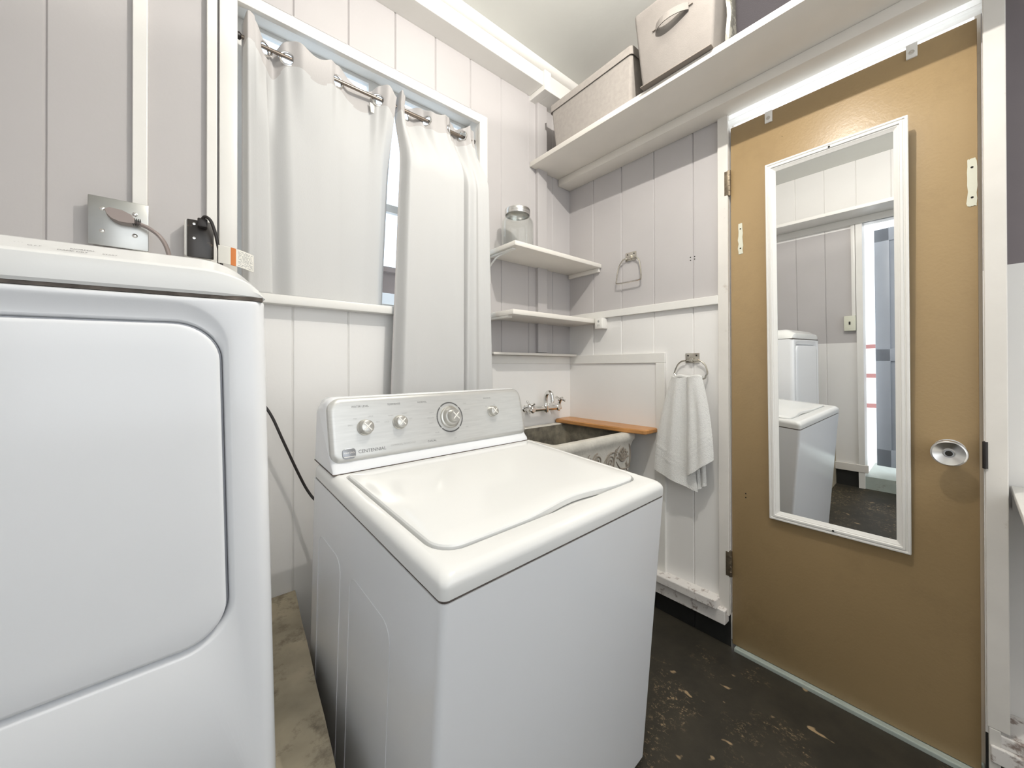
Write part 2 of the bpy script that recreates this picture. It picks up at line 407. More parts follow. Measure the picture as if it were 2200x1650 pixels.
# trim band above the sink, on both walls
trim([(-0.58, -0.012, 1.122, 0.0, 0.002, 1.162)])
trim([(-0.014, -0.582, 1.122, 0.002, -0.010, 1.168)])
trim([(-0.014, -0.582, 0.13, 0.002, -0.537, 1.122)])
bm = NB(); box(bm, -0.007, -0.537, 0.13, 0.002, -0.002, 1.123); struct('wall_right_panel', bm, M['lower'])
bm = NB(); box(bm, -0.58, -0.007, 0.13, 0.0, 0.002, 1.123); struct('wall_front_panel', bm, M['lower'])
# chair rail of the door wall
trim([(-0.018, -0.812, 1.356, 0.002, 0.0, 1.391)])
# low ledge and baseboard with chipped paint
bm = NB(); box(bm, -0.055, -0.815, 0.150, 0.002, -0.03, 0.185, 0.004); box(bm, -0.038, -0.843, 0.095, 0.002, -0.03, 0.150, 0.003)
struct('baseboard_right', bm, M['flaky_trim'])
bm = NB(); box(bm, XL, -0.955, 0.13, XL+0.025, -0.02, 0.19, 0.003)
struct('baseboard_left', bm, M['worn_trim'])
# door casing posts
trim([(-0.014, -0.850, 0.125, 0.03, -0.811, 2.12)], M['worn_trim'])
trim([(-0.022, -1.527, 0.16, 0.10, -1.489, CEIL)], M['worn_trim'])
trim([(0.045, -0.851, 0, 0.065, -0.835, 2.11), (0.045, -1.489, 0, 0.065, -1.476, 2.11)], M['worn_trim'])
# low ledge right of the door
bm = NB(); box(bm, -0.02, -2.3, 0.118, 0.10, -1.51, 0.150, 0.003); box(bm, -0.028, -2.3, 0.075, 0.0, -1.495, 0.118, 0.003)
struct('baseboard_far_right', bm, M['flaky_trim'])
bm = NB(); box(bm, -0.012, -2.3, 0.0, 0.10, -1.525, 0.075); struct('baseboard_plinth', bm, M['black'])
trim([(-0.022, -1.512, 0.0, 0.05, -1.492, 0.16)], M['worn_trim'])
# sill strip under the door
bm = NB(); box(bm, -0.018, -1.486, -0.002, 0.06, -0.868, 0.014, 0.003)
tn[0] += 1; struct('trim_%d' % tn[0], bm, M['sill_pale'])
# head moulding over the door: white, made translucent so the sky behind makes it glow
tn[0] += 1; bm = NB()
prof = [(-0.004, 2.050), (-0.004, 2.062), (-0.010, 2.066), (-0.010, 2.074), (-0.003, 2.080), (-0.003, 2.112), (0.002, 2.113)]
loft(bm, [[Vector((x, y, z)) for x, z in prof] for y in (-1.489, -0.851)], False)
head = struct('trim_%d' % tn[0], bm, M['header'])
# raised concrete slab under the dryer
bm = NB()
t = bmesh.new(); bmesh.ops.create_cube(t, size=1)
t.transform(Matrix.Translation((-1.90, -0.375, 0.18)) @ Matrix.Diagonal((1.10, 0.75, 0.36, 1)))
for v in t.verts:
    if v.co.x > -1.5: v.co.x = -1.35 if v.co.y > -0.3 else -1.405
bmesh.ops.subdivide_edges(t, edges=list(t.edges), cuts=7, use_grid_fill=True)
for v in t.verts:
    if v.co.z > 0.3 or v.co.x > -1.43: v.co += noise.noise_vector(v.co*14)*0.004
merge(bm, t); struct('floor_slab', bm, M['concrete'], smooth=True)

# ------------------------------------------------------------------ window
win = bpy.data.objects.new('window_1', None); COL.objects.link(win); win.location = (-1.065, 0.05, WZ0); win['kind'] = 'structure'
bm = NB()
box(bm, -1.551, -0.020, 1.31, WX0, 0.002, 2.262, 0.002)
box(bm, WX1, -0.020, 1.335, -0.580, 0.002, 2.262, 0.002)
box(bm, WX0, -0.020, WZ1, WX1, 0.002, 2.262, 0.002)
obj('casing', bm, M['trim'], win)
bm = NB(); box(bm, -1.551, -0.045, 1.306, -0.580, 0.02, 1.336, 0.004); obj('sill', bm, M['trim'], win)
bm = NB()
box(bm, WX0-0.02, 0.0, WZ0, WX0, 0.14, WZT); box(bm, WX1, 0.0, WZ0, WX1+0.02, 0.14, WZT)
box(bm, WX0, 0.0, WZT, WX1, 0.14, WZT+0.02); box(bm, WX0, 0.018, WZ0-0.02, WX1, 0.14, WZ0+0.002)
obj('reveal', bm, M['shelf'], win)
bm = NB()
for x in (WX0, -1.08, WX1-0.03): box(bm, x, 0.095, WZ0, x+0.03, 0.12, WZT)
for z, h in ((WZ0, 0.03), (1.75, 0.03), (WZT-0.014, 0.014)): box(bm, WX0, 0.096, z, WX1, 0.119, z+h)
obj('sash', bm, M['trim'], win)
bm = NB(); box(bm, WX0+0.02, 0.105, WZ0+0.02, WX1-0.02, 0.109, WZT-0.008); obj('glass', bm, M['pane'], win)

# neighbouring wall and ledge outside the window
bm = NB(); box(bm, -3.4, 2.3, 0.0, 1.6, 2.6, 2.05); box(bm, -3.4, 2.25, 2.05, 1.6, 2.65, 2.10)
tag(obj('garden_wall', bm, M['brick'], smooth=False), 'low brown wall outside, glimpsed in the gap between the curtains', 'wall')
bm = NB(); box(bm, -3.2, 0.9, 1.50, 1.2, 1.3, 1.57, 0.004)
for x in (-3.0, -1.6, -0.2, 1.0): box(bm, x, 1.05, 0, x+0.08, 1.13, 1.50)
tag(obj('porch_rail', bm, M['trim'], smooth=False), 'white rail outside, glimpsed at the foot of the curtain gap', 'railing')

# ------------------------------------------------------------------ ochre door
door = bpy.data.objects.new('door_1', None); COL.objects.link(door); door.location = (0.018, -1.168, 0.012); door['kind'] = 'structure'
bm = NB(); box(bm, 0.000, -1.480, 0.016, 0.036, -0.856, 2.046, 0.0015)
for f in bm.faces:
    if abs(f.normal.y) > 0.9: f.material_index = 1
obj('door_panel', bm, [M['door'], M['door_edge']], door)
def hinge(zc):
    bm = NB()
    cyl(bm, (-0.008, -0.853, zc-0.05), (-0.008, -0.853, zc+0.05), 0.0065, 12)
    for k in range(4): ring(bm, (-0.008, -0.853, zc-0.03+0.02*k), (0, 0, 1), 0.0066, 0.0009, 12, 5)
    box(bm, -0.0155, -0.853, zc-0.047, -0.013, -0.838, zc+0.047, 0.0005)
    obj('hinge', bm, M['hinge'], door)
hinge(1.828); hinge(0.33)
bm = NB()
lathe(bm, [(0, 0.0), (0, 0.033), (0.004, 0.033), (0.008, 0.020), (0.012, 0.0125), (0.030, 0.0125), (0.036, 0.022), (0.043, 0.0335), (0.048, 0.0355), (0.052, 0.0345), (0.055, 0.031), (0.050, 0.020), (0.047, 0.0105), (0.049, 0.010), (0.0515, 0.0095), (0.0515, 0.0)], (0.0, -1.426, 0.868), (-1, 0, 0), 40, cap0=False, cap1=False)
kn = obj('door_knob', bm, M['satin'], door, label='dished satin metal door knob with a keyhole')
bm = NB(); cyl(bm, (-0.0517, -1.426, 0.868), (-0.0522, -1.426, 0.868), 0.0072, 18); box(bm, -0.0527, -1.4275, 0.864, -0.0521, -1.4245, 0.872)
obj('keyhole', bm, M['hole'], kn)
bm = NB(); box(bm, -0.026, -1.4925, 0.835, 0.0, -1.4845, 0.905, 0.003); cyl(bm, (-0.022, -1.489, 0.835), (-0.022, -1.489, 0.905), 0.005, 10)
obj('strike_plate', bm, M['rubber'], door)
def patch(y0, z0, y1, z1, seed):
    bm = NB(); rnd = random.Random(seed); L_ = []
    n = 30
    for i in range(n):
        t = i/n*4; s = t % 1
        if t < 1: p = (y0+(y1-y0)*s, z0)
        elif t < 2: p = (y1, z0+(z1-z0)*s)
        elif t < 3: p = (y1+(y0-y1)*s, z1)
        else: p = (y0, z1+(z0-z1)*s)
        j = 0.0017
        L_.append((p[0]+rnd.uniform(-j, j), p[1]+rnd.uniform(-j, j)))
    loft(bm, [[Vector((x, a, b)) for a, b in L_] for x in (0.001, -0.0014)], True, False, True)
    zc = [z0+(z1-z0)*0.18, z0+(z1-z0)*0.82]; yc = (y0+y1)/2
    o = obj('putty_patch', bm, M['putty'], door, smooth=False, label='cream filler patch')
    for z in zc:
        bm = NB(); cyl(bm, (-0.0013, yc, z), (-0.0019, yc, z), 0.0028, 10); obj('screw_hole', bm, M['hole'], o)
patch(-0.899, 1.542, -0.883, 1.660, 1); patch(-1.479, 1.540, -1.461, 1.668, 2)
for y, z in ((-0.906, 0.617), (-0.906, 0.602), (-1.03, 1.935)):
    bm = NB(); cyl(bm, (0.0005, y, z), (-0.0006, y, z), 0.0026 if z < 1 else 0.0012, 10); obj('nail_hole', bm, M['hole'], door)
for y, z in ((-0.988, 2.024), (-1.357, 2.032)):
    bm = NB(); box(bm, -0.005, y-0.012, z-0.020, 0.001, y+0.012, z+0.022, 0.0015)
    o = obj('hook_plate', bm, M['plastic'], door)
    bm = NB(); lathe(bm, [(0, 0.0065), (0.0015, 0.006), (0.002, 0.0028), (0.001, 0.0)], (-0.005, y, z-0.004), (-1, 0, 0), 14)
    obj('screw', bm, M['satin'], o)

# ------------------------------------------------------------------ grey door ajar in the left wall
d2 = bpy.data.objects.new('door_2', None); COL.objects.link(d2); d2['kind'] = 'structure'
d2.matrix_world = Matrix.Translation((XL-0.06, LD0+0.02, 0.16)) @ Matrix.Rotation(math.radians(9), 4, 'Z')
bm = NB(); box(bm, -0.045, 0.0, 0.0, 0.0, 0.765, 1.90, 0.002)
obj('door_panel', bm, M['grey_door'], d2, local=True)
bm = NB()
for a in ((0.0, 0.0, 0.0, 0.012, 0.09, 1.9), (0, 0.675, 0, 0.012, 0.765, 1.9), (0, 0, 1.8, 0.012, 0.765, 1.9), (0, 0, 0, 0.012, 0.765, 0.14), (0, 0, 0.85, 0.012, 0.765, 0.95)): box(bm, *a, 0.003)
obj('rail_frame', bm, M['grey_door'], d2, local=True)
trim([(XL-0.10, LD1, 0.0, XL+0.02, LD1+0.04, LDZ+0.05), (XL-0.10, LD0-0.05, 0.0, XL+0.02, LD0, LDZ+0.05), (XL-0.10, LD0, LDZ, XL+0.02, LD1, LDZ+0.05)], M['trim'])
bm = NB(); box(bm, XL-0.5, LD0, 0.0, XL+0.006, LD1, 0.10); tn[0] += 1; struct('trim_%d' % tn[0], bm, M['sill_pale'])
# shelf along the left wall
bm = NB(); box(bm, XL, -2.4, 2.15, XL+0.28, -0.004, 2.175, 0.002)
sh = thing('wall_shelf', 'white shelf along the wall seen in the door mirror', 'shelf', (XL, -1.2, 2.15))
obj('board', bm, M['trim'], sh)
bm = NB(); box(bm, XL, -2.4, 2.10, XL+0.03, -0.004, 2.15, 0.002); obj('ledger', bm, M['trim'], sh)
bm = NB()
for z in (0.35, 0.72, 1.08): box(bm, XL-2.30, -2.6, z, XL-2.25, 1.0, z+0.05)
for y in (-2.2, -1.2, -0.2, 0.8): box(bm, XL-2.30, y, 0, XL-2.24, y+0.06, 1.1)
tag(obj('porch_fence', bm, mat('faded_red_paint', (0.42, 0.20, 0.19), 0.7), smooth=False), 'faded red rail fence outdoors, glimpsed in the mirror through the doorway slit', 'fence')
# raceway and light switch seen in the mirror
sw = thing('light_switch', 'cream light switch on a surface box, seen in the mirror beside the doorway', 'light switch', (XL, -0.86, 1.30))
bm = NB(); box(bm, XL, -0.892, 1.265, XL+0.035, -0.820, 1.385, 0.004); obj('plate', bm, M['putty'], sw)
bm = NB(); box(bm, XL+0.034, -0.861, 1.315, XL+0.040, -0.851, 1.339, 0.001); obj('toggle', bm, M['hole'], sw)
bm = NB(); box(bm, XL, -0.892, 1.385, XL+0.018, -0.867, 2.10, 0.002); obj('raceway', bm, M['trim'], sw)

# ================================================================== DRYER
# local frame: x to the right, y into the machine, z up, origin at the front right foot
ROT = Matrix.Rotation(math.radians(0.0), 3, 'Z') @ Matrix.Rotation(math.radians(-1.3), 3, 'Y')
dry = thing('clothes_dryer', 'white front-loading clothes dryer standing on the concrete slab at left', 'dryer', (-1.492, -0.700, 0.360), ROT)
DW, DH = 0.686, 0.856
bm = NB()
# front panel: outer edge, rounded shoulder, rounded recess that holds the door
def ff(y): return lambda x, z: Vector((x, y, z))
O = (-DW, 0.03, 0.0, DH)
dX0, dX1, dZ0, dZ1 = -DW+0.062, -0.062, 0.325, 0.812   # door outline
def rec(g, y, r, gt=None): return rrect(dX0-g, dZ0-g, dX1+g, dZ1+(g if gt is None else gt), [r]*4, ff(y), 10)
outer = [rrect(-DW, 0.02, 0, DH, 0.003, ff(0.64), 10), rrect(-DW, 0.02, 0, DH, 0.003, ff(0.030), 10)]
for k in range(1, 7):
    a = PI/2*k/6
    outer.append(rrect(-DW+0.022*(1-math.cos(a)), 0.02+0.006*(1-math.cos(a)), -0.022*(1-math.cos(a)), DH-0.006*(1-math.cos(a)), 0.006, ff(0.030*(1-math.sin(a))), 10))
rd = 0.055
loops = outer+[rec(0.012, 0.0, rd+0.012, 0.034), rec(0.009, 0.0015, rd+0.009, 0.030), rec(0.005, 0.007, rd+0.005, 0.020), rec(0.004, 0.012, rd+0.004, 0.008), rec(0.003, 0.018, rd+0.003, 0.004), rec(0.003, 0.03, rd+0.003, 0.003)]
loft(bm, loops, True, True, True)
for x in (-DW+0.05, -0.09):
    for y in (0.06, 0.55): box(bm, x, y, -0.005 if x > -0.3 else -0.012, x+0.04, y+0.04, 0.02)
obj('cabinet', bm, M['enamel'], dry, local=True, ang=30)
bm = NB()
def drl(g, y): return rrect(dX0-g, dZ0-g, dX1+g, dZ1+g, [rd+g]*4, ff(y), 10)
loft(bm, [drl(0, 0.03), drl(0, 0.004), drl(-0.0007, 0.0012), drl(-0.003, -0.0008), drl(-0.006, -0.0015), drl(-0.04, -0.0022)], True, True, True)
obj('door', bm, M['enamel'], dry, local=True, ang=30)
bm = NB(); loft(bm, [drl(0.0026, 0.016), drl(0.0002, 0.016)], True)
obj('door_gasket', bm, M['groove'], dry, local=True)
# console hood along the top: a front profile that rounds over at both ends
bm = NB()
prof = [(0.64, 0.0), (0.003, 0.0), (0.0, 0.004), (-0.001, 0.020), (0.002, 0.036), (0.006, 0.0400), (0.010, 0.0415), (0.044, 0.0610), (0.052, 0.0640), (0.064, 0.066), (0.64, 0.066)]
secs = []
N = 9
def endx(t):  # t 0..1 across the rounded end, gives x inset and height factor
    a = PI/2*t
    return 0.080*(1-math.sin(a)), math.cos(a)
left, right = [], []
for k in range(N+1):
    a = PI/2*k/N
    ins = 0.082*(1-math.sin(a)); hf = math.sin(a*0.98+0.03) if k else 0.04
    hf = min(1, (1-(1-(k/N))**2.0)**0.62) if k else 0.03
    ins = 0.085*(k/N)
    secs.append((ins, hf))
loops = [[Vector((-i_, y+0.012*(1-h_)*(1 if y < 0.3 else 0), DH+0.003+z*h_)) for y, z in prof] for i_, h_ in secs]
loops += [[Vector((-DW+i_, y+0.012*(1-h_)*(1 if y < 0.3 else 0), DH+0.003+z*h_)) for y, z in prof] for i_, h_ in secs[::-1]]
loft(bm, loops, True, True, True)
hood = obj('console_hood', bm, M['enamel_warm'], dry, local=True, ang=25)
bm = NB(); box(bm, -DW+0.004, 0.004, DH-0.002, -0.004, 0.6, DH+0.004); obj('seam', bm, M['seam'], dry, local=True)
# faint control marks on the sloped strip of the hood
bm = NB()
sl = math.atan2(0.0195, 0.034)
mm = lambda x, t: Matrix.Translation((x, 0.010+0.034*t-0.0006, DH+0.003+0.0415+0.0195*t+0.0006)) @ Matrix.Rotation(sl, 4, 'X')
for x, s, z, t in ((-0.250, 'O F F', 0.005, 0.30), (-0.225, 'DAMP DRY', 0.0055, 0.18), (-0.215, 'NORMAL', 0.0055, 0.42), (-0.185, 'START', 0.005, 0.22), (-0.262, '- - -', 0.005, 0.5)):
    bm = NB(); textbm(bm, s, z, mm(x, t)); obj('lettering', bm, M['ink'], hood, local=True)

# ================================================================== WASHING MACHINE
yw, pt = math.radians(2.83), math.radians(4.766)
X = Vector((math.cos(yw), math.sin(yw), 0)); Y0 = Vector((-math.sin(yw), math.cos(yw), 0)); Z0 = Vector((0, 0, 1))
Yw = math.cos(pt)*Y0+math.sin(pt)*Z0; Zw = math.cos(pt)*Z0-math.sin(pt)*Y0
RW = Matrix((X, Yw, Zw)).transposed()
WH = 0.752
a0 = Vector((-1.331, -0.967, 0.764))
wash = thing('washing_machine', 'white top-loading washing machine with silver control panel in the middle', 'washing machine', a0-Zw*WH, RW)
WW, WD = 0.680, 0.640
bm = NB()
loft(bm, [rrect(0, 0, WW, WD, [0.003, 0.003, 0.012, 0.012], lambda x, y, z=z: Vector((x, y, z)), 6) for z in (0.014, 0.02, WH-0.005)], True, True, True)
for x in (0.03, WW-0.08): box(bm, x, 0.02, 0.0, x+0.05, 0.07, 0.02)
# embossed side panel lines
obj('cabinet', bm, M['enamel'], wash, local=True)
for x in (0.03, WW-0.07):
    bm = NB(); cyl(bm, (x+0.02, WD-0.06, -0.046), (x+0.02, WD-0.06, 0.02), 0.02, 14); obj('foot', bm, M['rubber'], wash, local=True)
bm = NB()
rib = []
for x0, z0, z1, y0, y1 in ((-0.0006, 0.10, 0.62, 0.16, 0.36), (-0.0006, 0.10, 0.62, 0.42, 0.585)):
    pts = rrect(y0, z0, y1, z1, 0.035, lambda y, z, x=x0: Vector((x, y, z)), 6)
    tube(bm, pts+[pts[0]], 0.0007, 5, 1, cap=False)
obj('side_emboss', bm, M['enamel'], wash, local=True)
bm = NB(); loft(bm, [rrect(0.002, 0.002, WW-0.002, WD-0.004, [0.003, 0.003, 0.011, 0.011], lambda x, y, z=z: Vector((x, y, z)), 6) for z in (WH-0.009, WH+0.003)], True, True, True); obj('seam', bm, M['seam'], wash, local=True)
# top deck with a lid well
TH = 0.036
bm = NB()
def rr(x0, y0, x1, y1, r, z): return rrect(x0, y0, x1, y1, r, lambda x, y: Vector((x, y, z)), 8)
e = 0.0
# lid well: corners measured on the machine
LX0, LY0, LX1, LY1 = 0.034, 0.062, 0.645, 0.494
loops = [rr(e, e, WW-e, WD, 0.013, WH), rr(e, e, WW-e, WD, 0.014, WH+0.016)]
for k in range(1, 7):
    a = PI/2*k/6; q = 0.020*(1-math.cos(a))
    loops.append(rr(e+q, e+q, WW-e-q, WD-q*0.3, 0.014+0.4*q, WH+0.016+0.020*math.sin(a)))
WZ = WH+TH
lr = [0.012, 0.012, 0.045, 0.045]
def wl(g, z): return rr(LX0-g, LY0-g, LX1+g, LY1+g, [max(0.004, r+g) for r in lr], WZ+z)
loops += [wl(0.012, -0.0005), wl(0.006, -0.002), wl(0.004, -0.006), wl(0.004, -0.014)]
loft(bm, loops, True, True, True)
obj('top_deck', bm, M['enamel_warm'], wash, local=True, ang=30)
bm = NB()
def wl2(g, z):
    out = []
    for p in rr(LX0-g, LY0-g, LX1+g, LY1+g, [max(0.004, r+g) for r in lr], WZ+z): out.append(p)
    return out
def lidloop(g, z):
    """front edge has a long finger scoop; extra points along it"""
    base = rrect(LX0-g, LY0-g, LX1+g, LY1+g, [max(0.004, r+g) for r in lr], lambda x, y: Vector((x, y, WZ+z)), 8)
    # base order: TR, TL, BL, BR corners; insert points between BL and BR
    bl = base[18:27]; br = base[27:]
    mid = []
    xa, xb = bl[-1].x, br[0].x
    for k in range(1, 24):
        t = k/24; x = xa+(xb-xa)*t
        s = max(0, 1-abs((t-0.60)/0.34)); s = s*s*(3-2*s)
        mid.append(Vector((x, bl[-1].y+0.017*s, WZ+z+0.002*s)))
    return base[:18]+bl+mid+br
loft(bm, [lidloop(0.0, -0.012), lidloop(0.0, 0.0), lidloop(-0.002, 0.003), lidloop(-0.006, 0.0045), lidloop(-0.05, 0.005)], True, True, True)
obj('lid', bm, M['enamel_warm'], wash, local=True, ang=30)
# console base (white) and its silver face
bm = NB()
CX0, CX1 = 0.006, 0.660
def csec(x, h, inset=0.0):
    # profile in (y, z) from the front foot round to the back
    ys = [(0.508+inset*0.3, 0.0), (0.511+inset*0.3, 0.012*h), (0.524+inset*0.5, 0.026*h), (0.570+inset, 0.165*h), (0.578+inset, 0.174*h), (0.590+inset, 0.178*h), (0.640, 0.172*h), (0.655, 0.160*h), (0.660, 0.0)]
    return [Vector((x, y, WZ+z)) for y, z in ys]
loft(bm, [csec(CX0, 0.80, 0.010), csec(CX0+0.003, 0.90, 0.005), csec(CX0+0.009, 0.97, 0.002), csec(CX0+0.02, 1.0), csec(CX1-0.02, 1.0), csec(CX1-0.009, 0.97, 0.002), csec(CX1-0.003, 0.90, 0.005), csec(CX1, 0.80, 0.010)], True, True, True)
cons = obj('console', bm, M['enamel'], wash, local=True, ang=40)
bm = NB(); box(bm, CX0-0.001, 0.5065, WZ-0.001, CX1+0.001, 0.662, WZ+0.0016); obj('seam', bm, M['seam'], cons, local=True)
# face frame: origin at the lower front of the panel
fA = Vector((0, 0.524, WZ+0.026)); fB = Vector((0, 0.570, WZ+0.165))
fv = (fB-fA).normalized(); fn = Vector((1, 0, 0)).cross(fv)  # outward, towards the front
FL = (fB-fA).length
def fp(x, v, d=0.0): return Vector((x, 0, 0))+fA+fv*v+fn*d
bm = NB()
def fl(g, d): return rrect(0.009+g, 0.000+g, 0.657-g, FL+0.010-g, [0.030, 0.030, 0.022, 0.022], lambda x, v: fp(x, v, d), 8)
loft(bm, [fl(-0.003, -0.012), fl(-0.003, 0.001), fl(0.0, 0.005), fl(0.005, 0.0075), fl(0.010, 0.0078)], True, False, True)
face = obj('control_panel', bm, M['silver'], cons, local=True, ang=30, label='brushed silver control panel')
FD = 0.0078
FM = Matrix((Vector((1, 0, 0)), fv, fn)).transposed().to_4x4()
def fmt(x, v, d=FD+0.0002): return Matrix.Translation(fp(x, v, d)) @ FM
def dial(x, v, r, h, big=False):
    bm = NB(); o = fp(x, v, FD)
    if big:
        lathe(bm, [(0, 0.034), (0.004, 0.034), (0.006, 0.0325), (0.007, 0.029), (0.010, 0.0275), (0.016, 0.0255), (0.018, 0.024), (0.0185, 0.020), (0.034, 0.0185), (0.0365, 0.0165), (0.0368, 0.0)], o, fn, 40)
        top = 0.0368
    else:
        lathe(bm, [(0, r*1.12), (0.003, r*1.12), (0.005, r*1.0), (h-0.003, r*0.93), (h-0.0008, r*0.86), (h, r*0.78), (h, 0.0)], o, fn, 32)
        top = h
    k = obj('knob', bm, M['knob'], cons, local=True, ang=35)
    bm = NB(); rr_ = r*0.7 if not big else 0.014
    box(bm, -rr_, -0.0016, 0, rr_, 0.0016, 0.0016, 0.0006, mtx=fmt(x, v, FD+top-0.0002) @ Matrix.Rotation(math.radians(42), 4, 'Z'))
    box(bm, -rr_, -0.0016, 0, rr_, 0.0016, 0.0016, 0.0006, mtx=fmt(x, v, FD+top-0.0002) @ Matrix.Rotation(math.radians(-48), 4, 'Z'))
    obj('cross_grip', bm, M['plastic'], k, local=True)
KV = 0.082
dial(0.091, KV-0.004, 0.0185, 0.022); dial(0.186, KV, 0.0175, 0.022); dial(0.350, KV, 0, 0, True); dial(0.516, KV+0.004, 0.0165, 0.020)
def T(s, sz, x, v, al='CENTER', m='ink'):
    bm = NB(); textbm(bm, s, sz, fmt(x, v), 0, al); obj('lettering', bm, M[m], face, local=True)
T('WATER LEVEL', 0.0072, 0.083, 0.134); T('TEMP/RINSE', 0.0072, 0.175, 0.134); T('NORMAL', 0.0072, 0.262, 0.134); T('END SIGNAL', 0.0055, 0.503, 0.132)
T('CENTENNIAL', 0.0120, 0.069, 0.018, 'LEFT'); T('CASUAL', 0.0080, 0.280, 0.018)
bm = NB()
lathe(bm, [(0.0, 0.0440), (0.0002, 0.0440), (0.0002, 0.0450), (0.0, 0.0450)], fp(0.350, KV, FD), fn, 60, cap0=False, cap1=False)
for a in range(60):
    an = 2*PI*a/60
    if a % 15 == 7: continue
    p = Matrix.Rotation(an, 4, 'Z') @ Matrix.Translation((0.0445, 0, 0))
    box(bm, -0.0020, -0.0019, 0, 0.0020, 0.0019, 0.0003, mtx=fmt(0.350, KV) @ p)
obj('dial_scale', bm, M['ink'], face, local=True)
T('COMMERCIAL TECHNOLOGY', 0.0055, 0.155, 0.022, 'LEFT', 'ink2')
for x in (0.091, 0.186):
    for a, s in ((170, 'SMALL' if x < 0.1 else 'COLD'), (130, 'MED' if x < 0.1 else 'WARM'), (62, 'LARGE' if x < 0.1 else 'WARM'), (15, 'MAX' if x < 0.1 else 'HOT')):
        T(s, 0.0048, x+0.036*math.cos(math.radians(a)), KV+0.027*math.sin(math.radians(a)), 'CENTER', 'ink2')
for dx, v, s in ((-0.062, 0.100, 'HEAVY'), (-0.066, 0.085, 'REGULAR'), (-0.066, 0.070, 'LIGHT'), (-0.050, 0.040, 'RINSE'), (0.060, 0.120, 'SOAK'), (0.066, 0.100, 'DELICATE'), (0.058, 0.046, 'SPIN'), (0.01, 0.016, 'OFF')):
    T(s, 0.0050, 0.350+dx, v, 'CENTER', 'ink2')
T('ON', 0.0045, 0.494, KV+0.022, 'CENTER', 'ink2'); T('OFF', 0.0045, 0.53, KV+0.026, 'CENTER', 'ink2')
bm = NB()
bl_ = lambda g, d: rrect(0.030+g, 0.004+g, 0.062-g, 0.030-g, [0.008, 0.008, 0.010, 0.010], lambda x, v: fp(x, v, FD+d), 5)
loft(bm, [bl_(0, 0), bl_(0, 0.0022), bl_(0.0015, 0.003)], True, False, True)
bd = obj('badge', bm, M['badge'], face, local=True)
bm = NB(); box(bm, -0.0135, -0.0035, 0, 0.0135, -0.002, 0.0005, mtx=fmt(0.046, 0.012, FD+0.0029)); textbm(bm, 'MAYTAG', 0.0065, fmt(0.046, 0.019, FD+0.0031), 0, 'CENTER')
obj('badge_lettering', bm, M['plastic'], bd, local=True)

# ================================================================== OUTLETS AND CORDS
out1 = thing('dryer_outlet', 'square steel outlet plate on the wall above the dryer', 'wall outlet', (-1.755, 0.0, 1.415))
bm = NB(); box(bm, -1.803, -0.030, 1.420, -1.704, 0.0, 1.534, 0.002); obj('surface_box', bm, M['steel'], out1)
bm = NB(); box(bm, -1.808, -0.034, 1.415, -1.699, -0.029, 1.539, 0.002); obj('cover_plate', bm, M['steel'], out1)
for x in (-1.783, -1.725):
    for z in (1.452, 1.508):
        bm = NB(); lathe(bm, [(0, 0.0055), (0.002, 0.005), (0.0032, 0.003), (0.0035, 0)], (x, -0.034, z), (0, -1, 0), 14); obj('screw', bm, M['chrome'], out1)
cord = thing('power_cord', 'taupe cord with a flat plug in the steel outlet plate', 'power cord', (-1.75, -0.05, 1.46))
bm = NB()
pl = [(-1.776, 1.502), (-1.768, 1.507), (-1.745, 1.505), (-1.728, 1.497), (-1.722, 1.488), (-1.722, 1.476), (-1.735, 1.474), (-1.750, 1.474), (-1.764, 1.480), (-1.773, 1.490)]
pl2 = [(p[0]*0.96-1.75*0.04, p[1]*0.96+1.49*0.04) for p in pl]
loft(bm, [[Vector((x, -0.034, z)) for x, z in pl], [Vector((x, -0.062, z)) for x, z in pl], [Vector((x, -0.066, z)) for x, z in pl2]], True, True, True)
obj('plug', bm, M['brown_cord'], cord)
bm = NB(); tube(bm, [(-1.728, -0.052, 1.483), (-1.712, -0.056, 1.478), (-1.695, -0.060, 1.470), (-1.675, -0.064, 1.452), (-1.662, -0.060, 1.425), (-1.655, -0.050, 1.38), (-1.655, -0.040, 1.31), (-1.66, -0.035, 1.18)], 0.0085, 10, 6, flat=0.6); obj('cable', bm, M['brown_cord'], cord)
bm = NB()
for k in range(5): box(bm, -1.7265+0.0032*k, -0.0645, 1.474, -1.725+0.0032*k, -0.045, 1.490, 0.0004)
obj('strain_relief', bm, M['rubber'], cord)

out2 = thing('black_outlet', 'black surface outlet box beside the window, specked with rust', 'wall outlet', (-1.595, 0.0, 1.415))
bm = NB(); box(bm, -1.628, -0.044, 1.418, -1.568, 0.0, 1.518, 0.003); obj('surface_box', bm, M['plastic'], out2)
bm = NB(); box(bm, -1.622, -0.050, 1.415, -1.564, -0.043, 1.520, 0.002); cp = obj('cover_plate', bm, M['bakelite'], out2)
for z in (1.508, 1.468):
    bm = NB(); lathe(bm, [(0, 0.004), (0.0015, 0.0035), (0.002, 0)], (-1.607, -0.050, z), (0, -1, 0), 12); obj('screw', bm, M['chrome'], cp)
bm = NB()
pc = thing('power_cord', 'black cord with a paper tag, running from the black outlet down behind the washing machine', 'power cord', (-1.58, -0.06, 1.5))
box(bm, -1.600, -0.072, 1.498, -1.578, -0.050, 1.522, 0.003); obj('plug', bm, M['rubber'], pc)
bm = NB()
